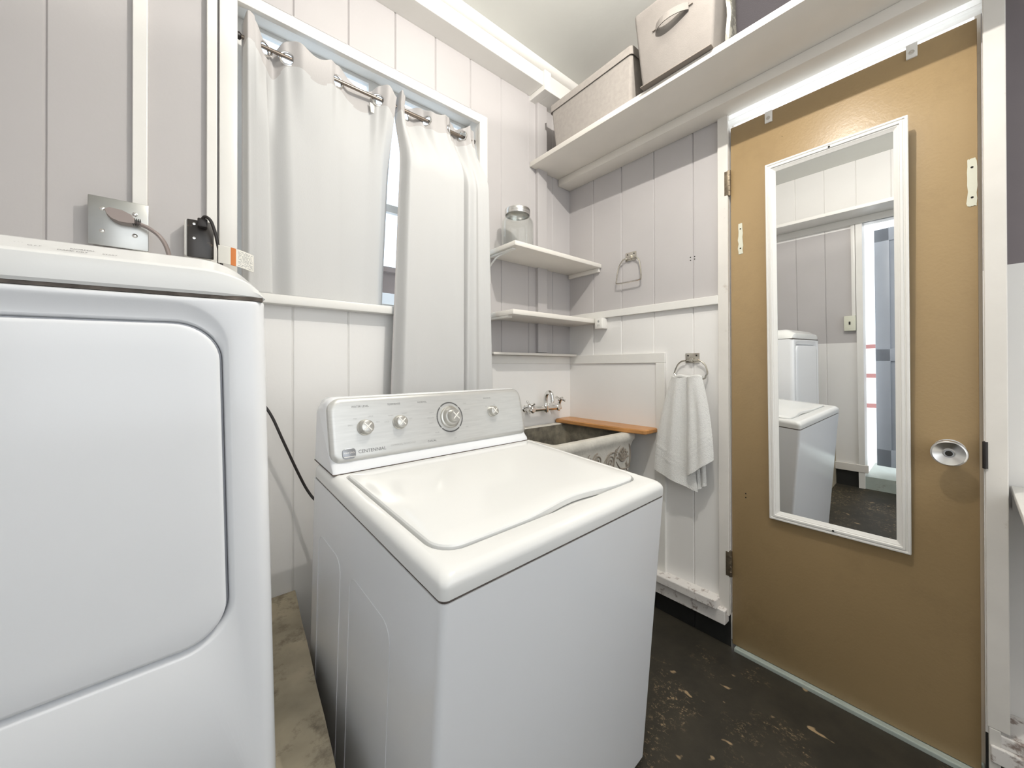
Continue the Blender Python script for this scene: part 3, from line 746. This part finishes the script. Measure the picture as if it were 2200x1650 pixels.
tube(bm, [(-1.589, -0.068, 1.521), (-1.583, -0.076, 1.526), (-1.572, -0.080, 1.517), (-1.563, -0.080, 1.490), (-1.556, -0.076, 1.455), (-1.547, -0.062, 1.40), (-1.540, -0.040, 1.28), (-1.50, -0.035, 1.12), (-1.460, -0.040, 1.02), (-1.425, -0.05, 0.955), (-1.395, -0.055, 0.875), (-1.355, -0.055, 0.77), (-1.325, -0.06, 0.70), (-1.30, -0.08, 0.665), (-1.26, -0.12, 0.65), (-1.2, -0.22, 0.66), (-1.16, -0.312, 0.64)], 0.0042, 8, 7); obj('cable', bm, M['rubber'], pc)
# paper tag on the cord
bm = NB()
def tagpt(u, v): # bent paper sheet
    return Vector((-1.556+0.083*u, -0.094-0.016*math.sin(PI*u)+0.006*u, 1.449-0.014*u-0.050*v))
nu, nv = 48, 27; rnd = random.Random(3)
g_ = [[bm.verts.new(tagpt(i/nu, j/nv)) for j in range(nv+1)] for i in range(nu+1)]
for i in range(nu):
    for j in range(nv):
        f = bm.faces.new((g_[i][j], g_[i+1][j], g_[i+1][j+1], g_[i][j+1]))
        f.material_index = 1 if 16 <= i < 23 else (2 if i > 25 and i < 46 and 1 < j < 25 and j % 2 == 0 and rnd.random() < 0.72 else 0)
tg = obj('warning_tag', bm, [M['paper'], M['orange']], pc, label='white paper tag with an orange stripe')
md = tg.modifiers.new('s', 'SOLIDIFY'); md.thickness = 0.0006
tg.data.materials.append(M['ink2'])
# ================================================================== SHELVES IN THE CORNER
def bracket(parent, x, z, depth, drop):
    bm = NB()
    box(bm, x-0.009, -depth, z-0.008, x+0.009, -0.012, z-0.0005, 0.002)
    box(bm, x-0.009, -0.010, z-drop, x+0.009, -0.0005, z-0.003, 0.002)
    tube(bm, [(x, -depth*0.80, z-0.007), (x, -depth*0.35, z-0.016), (x, -0.010, z-0.05)], 0.004, 6, 4)
    for q in (0.55, 0.85): lathe(bm, [(0, 0.0035), (0.0015, 0.003), (0.0018, 0)], (x, -0.010, z-drop*q), (0, -1, 0), 8)
    obj('bracket', bm, M['trim'], parent)
s1 = thing('corner_shelf', 'upper white corner shelf holding the glass jar', 'shelf', (-0.29, -0.11, 1.62), None, 'white shelves in the corner')
bm = NB(); box(bm, -0.585, -0.226, 1.620, -0.002, -0.001, 1.641, 0.003); obj('board', bm, M['shelf'], s1)
bracket(s1, -0.565, 1.620, 0.195, 0.125)
bm = NB(); box(bm, -0.016, -0.215, 1.600, -0.0005, -0.004, 1.620, 0.002); obj('cleat', bm, M['shelf'], s1)
s2 = thing('corner_shelf', 'middle white corner shelf, empty, level with the chair rail', 'shelf', (-0.29, -0.11, 1.322), None, 'white shelves in the corner')
bm = NB(); box(bm, -0.585, -0.212, 1.330, -0.002, -0.001, 1.352, 0.003); obj('board', bm, M['shelf'], s2)
bm = NB(); box(bm, -0.582, -0.17, 1.320, -0.556, -0.004, 1.330, 0.001); obj('cleat', bm, M['shelf'], s2)
s3 = thing('wall_ledge', 'narrow white ledge on the wall above the tap', 'shelf', (-0.29, -0.03, 1.160), None, 'white shelves in the corner')
bm = NB(); box(bm, -0.578, -0.062, 1.1625, -0.002, -0.001, 1.174, 0.002); obj('board', bm, M['shelf'], s3)

# jar
jx, jy, jz = -0.492, -0.130, 1.6415
jar = thing('glass_jar', 'empty clear glass jar with metal lid on the upper corner shelf', 'jar', (jx, jy, jz))
bm = NB()
R_ = 0.0735
outer = [(0.0, 0.0), (0.0005, R_-0.012), (0.003, R_-0.004), (0.009, R_), (0.110, R_), (0.122, R_-0.002), (0.134, R_-0.009), (0.143, R_-0.017), (0.149, R_-0.021), (0.172, R_-0.021)]
inner = [(0.172, R_-0.0245), (0.149, R_-0.0245), (0.142, R_-0.021), (0.133, R_-0.013), (0.121, R_-0.006), (0.110, R_-0.004), (0.012, R_-0.004), (0.007, R_-0.008), (0.005, R_-0.016), (0.005, 0.0)]
lathe(bm, outer+inner, (jx, jy, jz), (0, 0, 1), 48, cap0=False, cap1=False)
bmesh.ops.remove_doubles(bm, verts=bm.verts, dist=1e-4)
obj('glass_body', bm, M['jar'], jar)
bm = NB()
lathe(bm, [(0.1735, 0.0), (0.1735, R_-0.026), (0.1525, R_-0.0195), (0.153, R_-0.0165), (0.156, R_-0.0155), (0.160, R_-0.0165), (0.163, R_-0.0155), (0.176, R_-0.0155), (0.179, R_-0.017), (0.180, R_-0.021), (0.1795, 0.0)], (jx, jy, jz), (0, 0, 1), 48, cap0=False, cap1=False)
obj('lid', bm, M['satin'], jar)

# small outlet under the rail
so = thing('small_outlet', 'small white surface outlet under the chair rail at the end of the middle shelf', 'wall outlet', (0.0, -0.235, 1.300))
bm = NB(); box(bm, -0.048, -0.262, 1.300, -0.0005, -0.216, 1.354, 0.003); obj('surface_box', bm, M['plastic'], so)
bm = NB(); cyl(bm, (-0.0484, -0.240, 1.337), (-0.0478, -0.240, 1.337), 0.006, 12)
for y in (-0.245, -0.236): box(bm, -0.0486, y, 1.312, -0.0478, y+0.003, 1.322)
obj('socket', bm, M['ink2'], so)

# ================================================================== HIGH SHELF AND STORAGE
ts = thing('high_shelf', 'long white high shelf over the ochre door holding the fabric boxes', 'shelf', (-0.15, -0.9, 2.09))
bm = NB(); box(bm, -0.303, -2.3, 2.135, -0.001, -0.001, 2.159, 0.002); obj('board', bm, M['shelf'], ts)
bm = NB(); box(bm, -0.095, -2.3, 2.098, -0.001, -0.003, 2.135, 0.002); obj('ledger', bm, M['shelf'], ts)

def fabric_box(name, label, cat, cx, cy, z0, w, d, h, rz, taper, m, lid=False, handle=False, dark_side=False, group='fabric boxes on the high shelf'):
    """w along y, d along x; front faces -x"""
    t = thing(name, label, cat, (cx, cy, z0), Matrix.Rotation(rz, 3, 'Z'), group)
    bm = NB()
    def lp(z, g, r=0.014): return rrect(-d/2+g, -w/2+g, d/2-g, w/2-g, r, lambda x, y: Vector((x, y, z)), 5)
    N_ = 6
    loops = [lp(0.0, taper+0.006), lp(0.004, taper+0.001)]
    for k in range(1, N_+1): loops.append(lp(0.004+(h-0.004)*k/N_, taper*(1-k/N_)))
    if not lid:
        loops += [lp(h, 0.006), lp(h-0.03, 0.008)]
        loft(bm, loops, True, True, True)
    else: loft(bm, loops, True, True, True)
    obj('box_body', bm, m, t, local=True)
    if lid:
        bm = NB()
        lo = [lp(h-0.020, -0.002, 0.016), lp(h-0.022, -0.005, 0.016), lp(h+0.010, -0.006, 0.016), lp(h+0.014, -0.002, 0.016)]
        for L_ in lo[:3]:
            for p in L_: p.z += 0.010*math.exp(-((p.y-0.06)/0.10)**2) if p.x < 0 and p.z < h-0.01 else 0
        loft(bm, lo, True, False, True); obj('lid', bm, m, t, local=True)
    if handle:
        bm = NB()
        xf = -d/2-0.002
        pts = []
        for k in range(15):
            u = k/14; b_ = math.sin(PI*u)
            pts.append((xf+0.004-0.032*b_**0.8, (0.5-u)*0.120, h*0.63-0.010*b_))
        L_ = [[Vector((p[0]-0.0015, p[1], p[2]-0.013)), Vector((p[0]+0.0015, p[1], p[2]-0.013)), Vector((p[0]+0.0015+0.002, p[1], p[2]+0.013)), Vector((p[0]-0.0015+0.002, p[1], p[2]+0.013))] for p in pts]
        loft(bm, L_, True, True, True); obj('handle', bm, m, t, local=True)
        for s in (1, -1):
            bm = NB(); box(bm, xf+0.003, s*0.056, h*0.63-0.001, xf+0.008, s*0.074, h*0.63+0.001, 0.0005)
            obj('handle_stitching', bm, M['linen_dark'], t, local=True)
    return t
b1 = fabric_box('storage_box', 'low taupe linen storage box with loose lid at the wall end of the high shelf', 'storage box', -0.150, -0.358, 2.160, 0.468, 0.245, 0.225, math.radians(-1), 0.016, M['linen'], lid=True)
b2 = fabric_box('storage_box', 'tall taupe fabric box with a strap handle on the high shelf', 'storage box', -0.198, -0.787, 2.162, 0.300, 0.278, 0.270, math.radians(1), 0.020, M['felt'], handle=True)
bm = NB(); box(bm, -0.128, -0.130, -0.002, 0.12, 0.130, 0.002, 0.001); obj('base_board', bm, M['linen_dark'], b2, local=True)
# printed cloth squeezed between the boxes
bm = NB()
n = 16; L_ = []
for k in range(n+1):
    z = 2.160+0.36*k/n; s = math.sin(k*0.9)*0.004
    L_.append([Vector((-0.262+s*0.6, -0.936-0.006+s, z)), Vector((-0.254, -0.951+s, z)), Vector((-0.03, -0.953+s*0.5, z)), Vector((-0.03, -0.935+s*0.5, z))])
loft(bm, L_, True, True, True)
tag(obj('folded_cloth', bm, M['pattern']), 'grey leaf-print folded cloth standing between the handled box and the dark bin', 'cloth')
b3 = fabric_box('storage_bin', 'dark plum fabric bin on the high shelf above the door', 'storage box', -0.150, -1.205, 2.160, 0.480, 0.240, 0.36, 0, 0.006, M['dark_fabric'])

# ================================================================== TOWEL RINGS, TOWEL
def towel_ring(label, y, z, spread, dropz, w2):
    t = thing('towel_ring', label, 'towel ring', (0.0, y, z), None, 'chrome towel rings on the wall')
    bm = NB(); box(bm, -0.004, y-0.030, z-0.020, -0.0005, y+0.030, z+0.022, 0.0015)
    box(bm, -0.012, y-0.026, z-0.014, -0.004, y+0.026, z-0.004, 0.003); box(bm, -0.018, y-0.008, z-0.016, -0.004, y+0.008, z+0.004, 0.003)
    obj('mounting_plate', bm, M['old_chrome'], t)
    for s in (-0.018, 0.018):
        bm = NB(); cyl(bm, (-0.0038, y+s, z+0.012), (-0.0046, y+s, z+0.012), 0.0035, 8); obj('screw_hole', bm, M['hole'], t)
    bm = NB()
    x = -0.016
    pts = [(x, y+0.024, z-0.009), (x, y+spread*0.6, z-0.013), (x, y+spread*0.85, z-0.03), (x-0.004, y+spread, z-0.06), (x-0.008, y+w2*0.98, z-dropz+0.012), (x-0.010, y+w2*0.86, z-dropz), (x-0.010, y, z-dropz-0.002), (x-0.010, y-w2*0.86, z-dropz), (x-0.008, y-w2*0.98, z-dropz+0.012), (x-0.004, y-spread, z-0.06), (x, y-spread*0.85, z-0.03), (x, y-spread*0.6, z-0.013), (x, y-0.024, z-0.009)]
    tube(bm, pts, 0.0034, 8, 6); obj('ring', bm, M['old_chrome'], t)
    return t
towel_ring('empty chrome towel ring on the wall above the chair rail', -0.402, 1.640, 0.062, 0.125, 0.070)
towel_ring('chrome towel ring below the chair rail, holding the white towel', -0.702, 1.140, 0.070, 0.085, 0.066)
def cloth_sheet(bm, P, nu, nv, th, mi=0):
    """a sheet with thickness th along -x side; P(u, v) gives the middle surface"""
    A = [[Vector(P(i/nu, j/nv)) for j in range(nv+1)] for i in range(nu+1)]
    def nrm(i, j):
        a = A[min(i+1, nu)][j]-A[max(i-1, 0)][j]; b = A[i][min(j+1, nv)]-A[i][max(j-1, 0)]
        c = a.cross(b); return c.normalized() if c.length > 1e-12 else Vector((1, 0, 0))
    F_ = [[bm.verts.new(A[i][j]+nrm(i, j)*th/2) for j in range(nv+1)] for i in range(nu+1)]
    K_ = [[bm.verts.new(A[i][j]-nrm(i, j)*th/2) for j in range(nv+1)] for i in range(nu+1)]
    for i in range(nu):
        for j in range(nv):
            for G in (F_, K_):
                bm.faces.new((G[i][j], G[i+1][j], G[i+1][j+1], G[i][j+1])).material_index = mi
    for i in range(nu):
        for j in (0, nv): bm.faces.new((F_[i][j], F_[i+1][j], K_[i+1][j], K_[i][j])).material_index = mi
    for j in range(nv):
        for i in (0, nu): bm.faces.new((F_[i][j], F_[i][j+1], K_[i][j+1], K_[i][j])).material_index = mi
def lerp(a, b, t): return a+(b-a)*t
def band(z_):  # woven dobby lines
    return 0.0022*sum(1 if abs(z_-c) < 0.004 else 0 for c in (0.0, 0.017, 0.034))
bm = NB()
def tw_left(u, v):  # left fold, u 0..1 left to right, v 0..1 downwards
    top = 1.064-0.006*math.sin(PI*u)
    bot = lerp(0.652, 0.596, u**0.9)
    z = lerp(top, bot, v)
    yl = lerp(-0.634, -0.560, 1-(1-v)**1.7); yr = lerp(-0.705, -0.748, v**1.6)
    y = lerp(yl, yr, u)
    x = -0.040-0.014*v-0.016*math.sin(PI*u**0.8)+0.016*max(0, (u-0.82)/0.18)**2*(1-v)-0.0045*math.sin(u*13+1.5)*min(1, v*3)*(1-0.3*v)
    return Vector((x-band(z-bot-0.075), y, z))
def tw_right(u, v):
    top = 1.062
    bot = lerp(0.655, 0.738, u)
    z = lerp(top, bot, v)
    yl = lerp(-0.704, -0.714, v); yr = lerp(-0.757, -0.812, 1-(1-v)**1.6)
    y = lerp(yl, yr, u)
    x = -0.036-0.026*v-0.020*math.sin(PI*(u*0.85+0.1)**0.8)-0.004*math.sin(u*11)*min(1, v*3)
    return Vector((x-band(z-bot-0.075), y, z))
def tw_back(u, v):
    z = lerp(1.05, lerp(0.60, 0.625, u), v)
    y = lerp(lerp(-0.700, -0.742, v), lerp(-0.75, -0.772, v), u)
    x = -0.030-0.010*math.sin(PI*u)-0.006*v-0.006*math.sin(u*9)*v
    return Vector((x, y, z))
for P_ in (tw_back, tw_left, tw_right): cloth_sheet(bm, P_, 26, 60, 0.009)
# roll over the ring
tube(bm, [(-0.028, -0.640, 1.058), (-0.029, -0.66, 1.064), (-0.030, -0.70, 1.060), (-0.029, -0.735, 1.064), (-0.028, -0.752, 1.058)], 0.0085, 10, 5)
tw = tag(obj('hand_towel', bm, M['towel'], ang=80), 'white terry hand towel hanging folded through the lower towel ring', 'towel')
# nail holes left by a removed fitting
wr = bpy.data.objects['wall_right']
for y, z in ((-0.694, 1.572), (-0.712, 1.572), (-0.694, 1.559), (-0.712, 1.561)):
    bm = NB(); cyl(bm, (0.0, y, z), (-0.0006, y, z), 0.0028, 8); obj('screw_hole', bm, M['hole'], wr)

# ================================================================== MIRROR
TI = math.radians(1.5)
MW2, MZ0, MZ1 = 0.181, 0.553, 1.829
mir = thing('wall_mirror', 'tall white-framed mirror hung on the ochre door', 'mirror', (-0.003, -1.1705, MZ0), Matrix.Rotation(-TI, 3, 'Y'))
H_ = MZ1-MZ0
bm = NB()
def fr(g, x): return rrect(-MW2+g, 0+g, MW2-g, H_-g, 0.0015, lambda y, z: Vector((x, y, z)), 1)
loft(bm, [fr(0.0, -0.001), fr(0.0, -0.013), fr(0.002, -0.015), fr(0.006, -0.015), fr(0.008, -0.012), fr(0.010, -0.012), fr(0.012, -0.0155), fr(0.017, -0.0155), fr(0.019, -0.012), fr(0.021, -0.012), fr(0.024, -0.010), fr(0.031, -0.006), fr(0.031, -0.003)], True)
obj('frame', bm, M['trim'], mir, local=True, smooth=False)
bm = NB(); box(bm, -0.0045, -MW2+0.025, 0.025, -0.0025, MW2-0.025, H_-0.025); obj('mirror_glass', bm, M['mirror'], mir, local=True, smooth=False)
bm = NB(); box(bm, -0.0025, -MW2+0.01, 0.01, -0.0005, MW2-0.01, H_-0.01); obj('backing', bm, M['linen_dark'], mir, local=True, smooth=False)
for z in (0.014, H_-0.014):
    bm = NB(); cyl(bm, (-0.0152, -0.002, z), (-0.0162, -0.002, z), 0.0032, 10); obj('screw', bm, M['hole'], mir, local=True)

# ================================================================== LAUNDRY SINK
sink = thing('laundry_sink', 'cast concrete laundry sink with scroll relief in the corner behind the washing machine', 'sink', (-0.33, -0.24, 0.30))
SX0, SX1, SY0, SY1, SZ0, SZ1 = -0.60, -0.062, -0.468, -0.012, 0.36, 0.805
bm = NB()
def sr(g, z, yb=0.0): return rrect(SX0+g, SY0+g+yb, SX1-g, SY1-g, 0.018, lambda x, y: Vector((x, y, z)), 5)
loops = [sr(0.040, SZ0), sr(0.036, SZ0+0.02), sr(0.022, 0.60), sr(0.014, 0.74), sr(0.006, 0.766), sr(0.0, 0.775), sr(0.0, 0.795), sr(0.005, 0.804), sr(0.012, SZ1), sr(0.036, SZ1), sr(0.042, 0.800)]
loft(bm, loops, True, True, False)
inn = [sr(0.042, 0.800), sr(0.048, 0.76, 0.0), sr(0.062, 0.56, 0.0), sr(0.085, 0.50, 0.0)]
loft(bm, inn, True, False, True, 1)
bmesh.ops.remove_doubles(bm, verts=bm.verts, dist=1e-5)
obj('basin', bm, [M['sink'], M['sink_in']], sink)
for x in (SX0+0.06, SX1-0.13):
    bm = NB(); box(bm, x, SY0+0.06, 0.0, x+0.07, SY1-0.02, SZ0+0.01, 0.006); obj('leg', bm, M['sink'], sink)
# scroll relief on the front face
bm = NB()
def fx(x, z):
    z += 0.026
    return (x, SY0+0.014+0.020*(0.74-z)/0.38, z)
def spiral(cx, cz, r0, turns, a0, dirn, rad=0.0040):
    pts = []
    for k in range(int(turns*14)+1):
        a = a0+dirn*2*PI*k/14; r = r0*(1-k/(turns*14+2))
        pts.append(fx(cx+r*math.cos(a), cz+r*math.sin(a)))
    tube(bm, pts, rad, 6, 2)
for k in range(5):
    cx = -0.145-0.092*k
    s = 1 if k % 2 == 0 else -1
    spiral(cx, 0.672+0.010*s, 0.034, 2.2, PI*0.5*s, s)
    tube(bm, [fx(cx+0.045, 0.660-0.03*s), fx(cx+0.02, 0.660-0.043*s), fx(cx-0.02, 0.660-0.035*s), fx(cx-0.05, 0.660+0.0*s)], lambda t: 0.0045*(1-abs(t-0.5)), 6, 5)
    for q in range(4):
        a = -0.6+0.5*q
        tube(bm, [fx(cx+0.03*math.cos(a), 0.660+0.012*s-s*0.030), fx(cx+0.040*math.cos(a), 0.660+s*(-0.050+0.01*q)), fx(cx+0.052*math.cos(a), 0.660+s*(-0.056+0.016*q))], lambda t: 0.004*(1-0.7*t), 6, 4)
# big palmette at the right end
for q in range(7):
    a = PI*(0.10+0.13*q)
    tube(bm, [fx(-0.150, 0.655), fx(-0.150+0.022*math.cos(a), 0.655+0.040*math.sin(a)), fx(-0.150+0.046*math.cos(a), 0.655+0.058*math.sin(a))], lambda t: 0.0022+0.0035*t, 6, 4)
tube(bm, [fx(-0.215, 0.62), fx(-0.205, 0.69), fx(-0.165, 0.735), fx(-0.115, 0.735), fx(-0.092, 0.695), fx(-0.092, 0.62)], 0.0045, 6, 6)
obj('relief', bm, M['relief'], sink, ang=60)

bm = NB()
LB = [(-0.004, -0.004), (-0.118, -0.010), (-0.132, -0.018), (-0.128, -0.43), (-0.112, -0.535), (-0.104, -0.545), (-0.004, -0.545)]
def lbl(g, z): return [Vector((max(min(x, -0.004-g), -0.132+g) if i not in (3, 4, 5) else x+g, max(y, -0.545+g) if i > 2 else y-g, z)) for i, (x, y) in enumerate(LB)]
loft(bm, [lbl(0.003, 0.806), lbl(0, 0.809), lbl(0, 0.822), lbl(0.004, 0.826)], True, True, True)
tag(obj('wooden_board', bm, M['wood'], ang=25), 'orange varnished wooden board lying across the end of the concrete sink', 'board')

# faucet on the wall
fau = thing('wall_faucet', 'chrome wall tap with curved spout and cross handles above the concrete sink', 'faucet', (-0.25, -0.01, 0.87))
FX, FZ = -0.245, 0.893
bm = NB()
cyl(bm, (FX-0.115, -0.055, FZ), (FX+0.105, -0.055, FZ), 0.0145, 16)
for s in (-0.095, 0.085):
    lathe(bm, [(0, 0.024), (0.004, 0.024), (0.010, 0.014), (0.030, 0.012), (0.042, 0.018), (0.066, 0.018), (0.072, 0.012)], (FX+s, 0.0, FZ), (0, -1, 0), 20)
lathe(bm, [(-0.022, 0.010), (-0.016, 0.017), (0.012, 0.019), (0.020, 0.013), (0.026, 0.013)], (FX, -0.055, FZ), (0, 0, 1), 20)
obj('body', bm, M['chrome'], fau)
bm = NB(); tube(bm, [(FX, -0.055, FZ+0.020), (FX, -0.056, FZ+0.045), (FX, -0.062, FZ+0.070), (FX, -0.080, FZ+0.084), (FX, -0.098, FZ+0.072), (FX, -0.104, FZ+0.050), (FX, -0.105, FZ+0.036)], lambda t: 0.0115-0.0015*t, 14, 8)
ring(bm, (FX, -0.105, FZ+0.036), (0, 0, 1), 0.0095, 0.002, 18, 6)
obj('spout', bm, M['chrome'], fau)
for s, up in ((-0.108, False), (0.094, True)):
    bm = NB()
    o = Vector((FX+s, -0.055, FZ)); ax = Vector((0, -0.35, 1)).normalized() if up else Vector((-0.55, -0.55, 0.45)).normalized()
    lathe(bm, [(-0.015, 0.014), (0.010, 0.015), (0.018, 0.011), (0.034, 0.0085), (0.040, 0.011), (0.050, 0.010), (0.054, 0.004)], o, ax, 18)
    u, v = frame_of(ax)
    for k in range(4):
        d = (math.cos(PI/2*k+0.4)*u+math.sin(PI/2*k+0.4)*v)
        tube(bm, [o+ax*0.045, o+ax*0.046+d*0.012, o+ax*0.047+d*0.024], lambda t: 0.0042+0.002*t, 8, 4)
        lathe(bm, [(-0.006, 0.0), (-0.004, 0.005), (0.0, 0.0065), (0.004, 0.005), (0.006, 0.0)], o+ax*0.047+d*0.025, d, 10, cap0=False, cap1=False)
    obj('handle', bm, M['chrome'], fau)

# ================================================================== CURTAINS
RY, RZ = 0.030, 2.152
rod = thing('curtain_rod', 'thin pewter tension rod inside the window opening', 'curtain rod', (-1.065, RY, RZ))
bm = NB(); cyl(bm, (WX0+0.004, RY, RZ), (-1.05, RY, RZ), 0.0062, 14); cyl(bm, (-1.05, RY, RZ), (WX1-0.004, RY, RZ), 0.0078, 14); obj('rod', bm, M['rod'], rod)
for x, d in ((WX0, 1), (WX1, -1)):
    bm = NB(); lathe(bm, [(0.0, 0.011), (0.008, 0.011), (0.012, 0.008)], (x, RY, RZ), (d, 0, 0), 14); obj('end_cap', bm, M['rubber'], rod)
def interp(tab, u):
    if u <= tab[0][0]: return tab[0][1]
    for (a, p), (b, q) in zip(tab, tab[1:]):
        if u <= b:
            t = (u-a)/(b-a); t = t*t*(3-2*t); return p+(q-p)*t
    return tab[-1][1]
def interpl(tab, u):
    if u <= tab[0][0]: return tab[0][1]
    for (a, p), (b, q) in zip(tab, tab[1:]):
        if u <= b: return p+(q-p)*(u-a)/(b-a)
    return tab[-1][1]
def curtain(name, label, xt, xb, yt, yb, zb, grommets, hem_low, z_top=2.193, nu=150, nv=110, dip=None, group='grey curtains on the rod'):
    """xt/xb, yt/yb: tables of u -> x / y at the rod and at the bottom edge"""
    bm = NB(); HB = 0.085
    def pos(u, v):
        zt = z_top+(dip(u) if dip else 0)
        z = zt-(zt-zb)*v**1.25
        d = zt-z
        k = max(0, min(1, (d-0.03)/0.30)); k = k*k*(3-2*k)
        kk = max(0, min(1, d/(zt-zb)))
        kx = kk**0.7; x = interpl(xt, u)*(1-kx)+interpl(xb, u)*kx
        y = interp(yt, u)*(1-k)+interp(yb, u)*k
        wv = noise.noise(Vector((u*5, d*1.6, 3.1)))*0.006*k
        hemg = 0.0
        return Vector((x, y+wv, z)), d
    G = [[None]*(nv+1) for _ in range(nu+1)]; D = [[0]*(nv+1) for _ in range(nu+1)]
    for i in range(nu+1):
        for j in range(nv+1):
            p, d = pos(i/nu, j/nv); G[i][j] = p; D[i][j] = d
    gpos = []
    for u in grommets:
        # height where the cloth crosses the rod
        v = 0.0
        while pos(u, v)[0].z > RZ-0.004: v += 0.002
        p = pos(u, v)[0]; t1 = (pos(min(u+0.006, 1), v)[0]-pos(max(u-0.006, 0), v)[0]).normalized(); t2 = (pos(u, v+0.01)[0]-pos(u, v-0.005)[0]).normalized()
        gpos.append((p, t1.cross(t2).normalized()))
    V = [[bm.verts.new(G[i][j]) for j in range(nv+1)] for i in range(nu+1)]
    for i in range(nu):
        for j in range(nv):
            c = (G[i][j]+G[i+1][j]+G[i+1][j+1]+G[i][j+1])/4
            if any((c-p).length < 0.0185 for p, n_ in gpos): continue
            f = bm.faces.new((V[i][j], V[i+1][j], V[i+1][j+1], V[i][j+1]))
            dd = (D[i][j]+D[i][j+1])/2
            f.material_index = 1 if (dd < HB or i < 2 or i >= nu-2 and False) else 0
    loose = [v for v in bm.verts if not v.link_faces]
    bmesh.ops.delete(bm, geom=loose, context='VERTS')
    t = thing(name, label, 'curtain', (sum(p[0].x for p in gpos)/len(gpos), RY, zb), None, group)
    o = obj('panel', bm, [M['curtain'], M['curtain_hem']], t, ang=180)
    md = o.modifiers.new('s', 'SOLIDIFY'); md.thickness = 0.0014; md.offset = 0
    for p, n_ in gpos:
        bm = NB(); ring(bm, p, n_, 0.0215, 0.0036, 30, 8); obj('grommet', bm, M['satin'], t)
    return t, pos
ct1, pos1 = curtain('curtain', 'wider grey curtain on the left, ending at the window sill', 
    [(0, -1.493), (0.10, -1.470), (0.22, -1.425), (0.30, -1.385), (0.45, -1.30), (0.62, -1.205), (0.80, -1.085), (0.93, -1.030), (1, -0.998)],
    [(0, -1.494), (0.12, -1.455), (0.185, -1.416), (0.205, -1.411), (0.27, -1.378), (0.5, -1.26), (0.75, -1.14), (0.92, -1.068), (1, -1.046)],
    [(0, 0.050), (0.05, -0.006), (0.12, -0.004), (0.19, 0.030), (0.25, 0.066), (0.32, 0.030), (0.40, -0.002), (0.55, 0.002), (0.60, 0.030), (0.68, 0.060), (0.80, 0.056), (0.86, 0.030), (0.93, 0.000), (1, 0.012)],
    [(0, 0.036), (0.06, 0.006), (0.185, 0.000), (0.205, 0.062), (0.33, 0.020), (0.48, 0.018), (0.62, 0.024), (0.78, 0.030), (0.90, 0.022), (1, 0.046)],
    1.340, [0.19, 0.32, 0.60, 0.86], 0, dip=lambda u: 0.016*math.sin(u*23)*1.0+(0.012 if u < 0.12 else 0)-0.010*math.exp(-((u-0.25)/0.05)**2)*2)
ct2, pos2 = curtain('curtain', 'narrower grey curtain on the right, falling past the sill behind the washing machine',
    [(0, -0.990), (0.06, -0.982), (0.12, -0.965), (0.30, -0.905), (0.42, -0.855), (0.55, -0.790), (0.68, -0.728), (0.78, -0.695), (0.90, -0.655), (1, -0.632)],
    [(0, -1.056), (0.09, -1.022), (0.3, -0.915), (0.5, -0.82), (0.6, -0.767), (0.645, -0.76), (0.72, -0.729), (0.85, -0.656), (0.95, -0.612), (1, -0.598)],
    [(0, 0.040), (0.05, -0.010), (0.10, 0.000), (0.17, 0.048), (0.28, 0.062), (0.37, 0.040), (0.44, 0.004), (0.54, -0.004), (0.60, 0.016), (0.66, 0.044), (0.72, 0.050), (0.80, 0.010), (0.87, -0.002), (0.93, 0.030), (1, 0.020)],
    [(0, -0.058), (0.09, -0.110), (0.30, -0.100), (0.52, -0.108), (0.60, -0.112), (0.645, -0.056), (0.70, -0.092), (0.76, -0.106), (0.82, -0.090), (0.88, -0.096), (0.95, -0.100), (1, -0.062)],
    0.86, [0.17, 0.40, 0.62, 0.78], 0, dip=lambda u: 0.012*math.sin(u*21+1.0))
# care label on the left curtain
bm = NB()
p = pos1(0.83, 0.16)[0]
c = [p+Vector(q) for q in ((-0.016, -0.003, 0.022), (0.018, -0.003, 0.014), (0.018, -0.004, -0.016), (-0.012, -0.004, -0.016))]
loft(bm, [[q+Vector((0, 0.0008, 0)) for q in c], c], True, True, True)
obj('care_label', bm, M['paper'], ct1, smooth=False, label='small white care label')

# ================================================================== COUNTER SHELF BY THE DOOR POST
fs = thing('folding_shelf', 'white shelf board at the right edge of the photo beside the door post', 'shelf', (-0.2, -1.9, 0.715))
bm = NB(); box(bm, -0.34, -2.55, 0.760, 0.098, -1.536, 0.777, 0.003); obj('board', bm, M['trim'], fs)
bm = NB(); box(bm, 0.06, -2.55, 0.715, 0.099, -1.536, 0.760, 0.002); obj('ledger', bm, M['lower'], fs)

# ================================================================== CEILING LAMP (above the frame; its own light lives here)
lampt = thing('ceiling_lamp', 'round ceiling lamp with frosted glass bowl, above the frame', 'ceiling lamp', (LAMP.x, LAMP.y, CEIL))
bm = NB(); lathe(bm, [(0, 0.06), (0.02, 0.055), (0.024, 0.015), (0.09, 0.015), (0.092, 0.020), (0.13, 0.020)], (LAMP.x, LAMP.y, CEIL), (0, 0, -1), 28)
obj('socket', bm, M['plastic'], lampt)
bm = NB()
ax = Vector((0.185, -0.07, -1.0)).normalized()
lathe(bm, [(0.018, 0.175), (0.05, 0.165), (0.085, 0.135), (0.11, 0.09), (0.125, 0.04), (0.128, 0.0)], LAMP, ax, 40, cap0=False, cap1=False)
obj('glass_bowl', bm, M['bowl'], lampt)
pl_ = bpy.data.lights.new('bulb', 'POINT'); pl_.energy = LAMP_POWER; pl_.color = (1.0, 0.955, 0.89); pl_.shadow_soft_size = 0.007
po = bpy.data.objects.new('bulb', pl_); COL.objects.link(po); po.parent = lampt; po.location = (0, 0, LAMP.z-CEIL)
